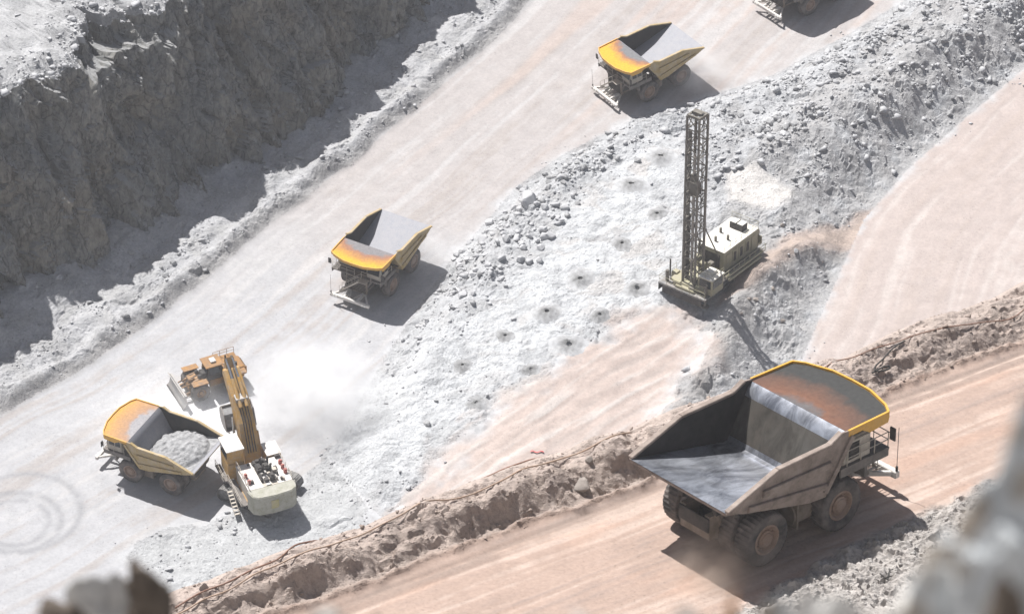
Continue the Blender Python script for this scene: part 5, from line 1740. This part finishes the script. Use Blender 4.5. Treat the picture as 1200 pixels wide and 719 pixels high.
# ================================================================== FOREGROUND ROCKS (out of focus, on the hillside)
def fg_rock(u, v_top, d, w, h, mat, seed, label, dep=None):
    """rock whose top shows at pixel (u, v_top) at distance d along the view; it reaches down to the hillside"""
    dx, dy, dz = pray(u, v_top)
    t = d
    tp = Vector((dx * t, dy * t, CAM_Z + dz * t))
    gnd = CAM_Z - 0.62 + 0.42 - math.tan(R(38.7)) * tp.y - 0.12
    H_ = max(h, tp.z - gnd)
    bm = bmesh.new()
    bmesh.ops.create_icosphere(bm, subdivisions=4, radius=1)
    V_ = np.array([v.co[:] for v in bm.verts])
    rg = np.random.default_rng(seed)
    for _ in range(16):                                    # chop flat faces
        n = rg.normal(size=3); n /= np.linalg.norm(n)
        c = rg.uniform(0.55, 0.9)
        dd = V_ @ n
        V_ = V_ - np.outer(np.clip(dd - c, 0, None), n)
        V_ = V_ / np.abs(V_).max(axis=0)
    V_ = V_ * np.array([w / 2, (dep or w) / 2, H_ / 2])
    k = 2.2 / w
    V_ = V_ * (1 + 0.20 * fbm((V_[:, 0] + 0.7 * V_[:, 1]) * k + seed, (V_[:, 2] - 0.5 * V_[:, 1]) * k, 4, seed))[:, None]
    V_[:, 2] -= V_[:, 2].max()
    for v, c in zip(bm.verts, V_):
        v.co = c
    me = bpy.data.meshes.new('foreground_rock')
    bm.to_mesh(me); bm.free()
    o = mesh_obj('foreground_rock', me, mat)
    o.location = tp
    tag(o, label, 'rock')
    return o


M_fd = rock_mat('dark_brown_fg_rock', (0.15, 0.125, 0.105), 0.5, 7)
M_fp = rock_mat('pale_fg_rock', (0.58, 0.57, 0.55), 0.35, 9)
M_fb = rock_mat('blue_grey_fg_rock', (0.58, 0.605, 0.62), 0.35, 9, (0.30, 0.25, 0.2))
M_fo = rock_mat('orange_fg_rock', (0.55, 0.33, 0.2), 0.3, 5)
fg_rock(170, 650, 15.0, 0.22, 0.6, M_fd, 1, 'blurred dark brown pointed rock at the bottom left', 0.15)
fg_rock(118, 674, 15.4, 0.36, 0.5, M_fp, 2, 'blurred pale rock left of the dark pointed rock', 0.15)
fg_rock(78, 700, 14.6, 0.28, 0.5, M_fd, 3, 'blurred brown rock lowest in the bottom left corner', 0.15)
fg_rock(1256, 462, 8.6, 0.42, 1.0, M_fb, 14, 'large blurred blue grey rock at the right edge', 0.14)
fg_rock(1165, 572, 8.7, 0.22, 0.8, M_fb, 5, 'blurred blue grey rock left of the large right rock', 0.12)
fg_rock(1118, 630, 8.9, 0.22, 0.8, M_fb, 17, 'blurred grey rock below and left of the large right rocks', 0.12)
fg_rock(1070, 672, 9.0, 0.26, 0.8, M_fp, 7, 'blurred pale rock under the black scrap on the shoulder', 0.12)
fg_rock(1178, 665, 8.0, 0.12, 0.8, M_fd, 6, 'small blurred brown rock in the bottom right corner', 0.08)
fg_rock(985, 698, 9.2, 0.30, 0.7, M_fp, 8, 'blurred pale rock at the bottom below the shadow of the truck', 0.12)
fg_rock(912, 700, 9.6, 0.16, 0.7, M_fb, 9, 'small blurred blue grey rock at the bottom under the rear wheel', 0.1)
fg_rock(858, 684, 9.6, 0.05, 0.6, M_fo, 10, 'small blurred orange stone at the bottom edge', 0.04)
fg_rock(810, 708, 9.4, 0.26, 0.6, M_fp, 11, 'blurred pale rock on the bottom edge left of the orange stone', 0.1)
fg_rock(700, 716, 9.8, 0.22, 0.6, M_fp, 12, 'blurred pale rock on the bottom edge below the reddish road', 0.1)
fg_rock(455, 712, 10.5, 0.2, 0.6, M_fd, 13, 'blurred dark rock on the bottom edge under the near berm', 0.1)
fg_rock(385, 710, 10.8, 0.18, 0.6, M_fp, 15, 'blurred pale rock beside the dark one under the near berm', 0.1)

# ================================================================== DUST AND HAZE
def dust(name, centre, radii, density, label, col=(1.0, 1.0, 1.0), seed=0, rz=0.0, nscale=1.6):
    bm = bmesh.new()
    bmesh.ops.create_icosphere(bm, subdivisions=3, radius=1)
    me = bpy.data.meshes.new(name)
    bm.to_mesh(me); bm.free()
    m = bpy.data.materials.new(name + '_air')
    m.use_nodes = True
    nt = m.node_tree
    nt.nodes.remove(nt.nodes['Principled BSDF'])
    out = nt.nodes['Material Output']
    pv = nt.nodes.new('ShaderNodeVolumePrincipled')
    pv.inputs['Color'].default_value = (*col, 1)
    pv.inputs['Anisotropy'].default_value = 0.0
    nt.links.new(pv.outputs[0], out.inputs['Volume'])
    co = coord(nt)
    ln_ = nt.nodes.new('ShaderNodeVectorMath'); ln_.operation = 'LENGTH'
    nt.links.new(co, ln_.inputs[0])
    nn = noise_node(nt, mapping(nt, co, (1, 1, 1), (seed * 3.1, seed * 1.7, seed)), nscale, 4, 0.6, 0.6)
    fall = ramp(nt, ln_.outputs['Value'], [(0.15, (1, 1, 1)), (0.95, (0, 0, 0))])
    clump_ = ramp(nt, nn, [(0.34, (0, 0, 0)), (0.66, (1, 1, 1))])
    mu = nt.nodes.new('ShaderNodeMath'); mu.operation = 'MULTIPLY'
    nt.links.new(fall, mu.inputs[0]); nt.links.new(clump_, mu.inputs[1])
    m2 = nt.nodes.new('ShaderNodeMath'); m2.operation = 'MULTIPLY'
    nt.links.new(mu.outputs[0], m2.inputs[0]); m2.inputs[1].default_value = density
    nt.links.new(m2.outputs[0], pv.inputs['Density'])
    o = mesh_obj(name, me, m)
    o.location = centre
    o.scale = radii
    o.rotation_euler = (0, 0, rz)
    tag(o, label, 'dust', None, 'stuff')
    return o


p = on_ground(372, 480)
dust('dust_cloud', (p[0], p[1], p[2] + 3.0), (12, 14, 7.0), 0.32, 'pale dust billowing to the right of the digger boom', seed=1)
hx_, hy_ = math.cos(R(41.25)), math.sin(R(41.25))
dust('dust_cloud', (13.36 - 2.2 * hx_ + 2.4 * hy_, 193.8 - 2.2 * hy_ - 2.4 * hx_, 166.85 + 0.9), (4.6, 3.6, 2.4), 0.8, 'brown dust kicked up by the rear wheels of the big truck', (0.75, 0.66, 0.58), 2, R(41))
dust('dust_cloud', (-15.0, 478.6, base(478) + 1.6), (6.5, 5.0, 3.2), 0.22, 'thin dust around the wheels of the middle truck', seed=3)
dust('dust_cloud', (29.0, 525.5, base(525) + 1.8), (8.0, 6.5, 3.6), 0.25, 'thin dust around the wheels of the farthest whole truck', seed=4)

pl_ = on_ground(222, 482)
dust('dust_cloud', (pl_[0], pl_[1], pl_[2] + 2.0), (7, 8, 4.0), 0.08, 'bright dust between the loaded truck and the dozer', seed=6)
hz = MB().box(-480, 480, -40, 940, -60, CAM_Z + 6).build('haze', None)
hm = bpy.data.materials.new('haze_air')
hm.use_nodes = True
hm.node_tree.nodes.remove(hm.node_tree.nodes['Principled BSDF'])
hv = hm.node_tree.nodes.new('ShaderNodeVolumePrincipled')
hv.inputs['Color'].default_value = (0.93, 0.95, 1.0, 1)
hv.inputs['Density'].default_value = 0.00012
hv.inputs['Anisotropy'].default_value = 0.3
hm.node_tree.links.new(hv.outputs[0], hm.node_tree.nodes['Material Output'].inputs['Volume'])
hz.data.materials.clear()
hz.data.materials.append(hm)
tag(hz, 'thin dusty air filling the pit', 'haze', None, 'stuff')
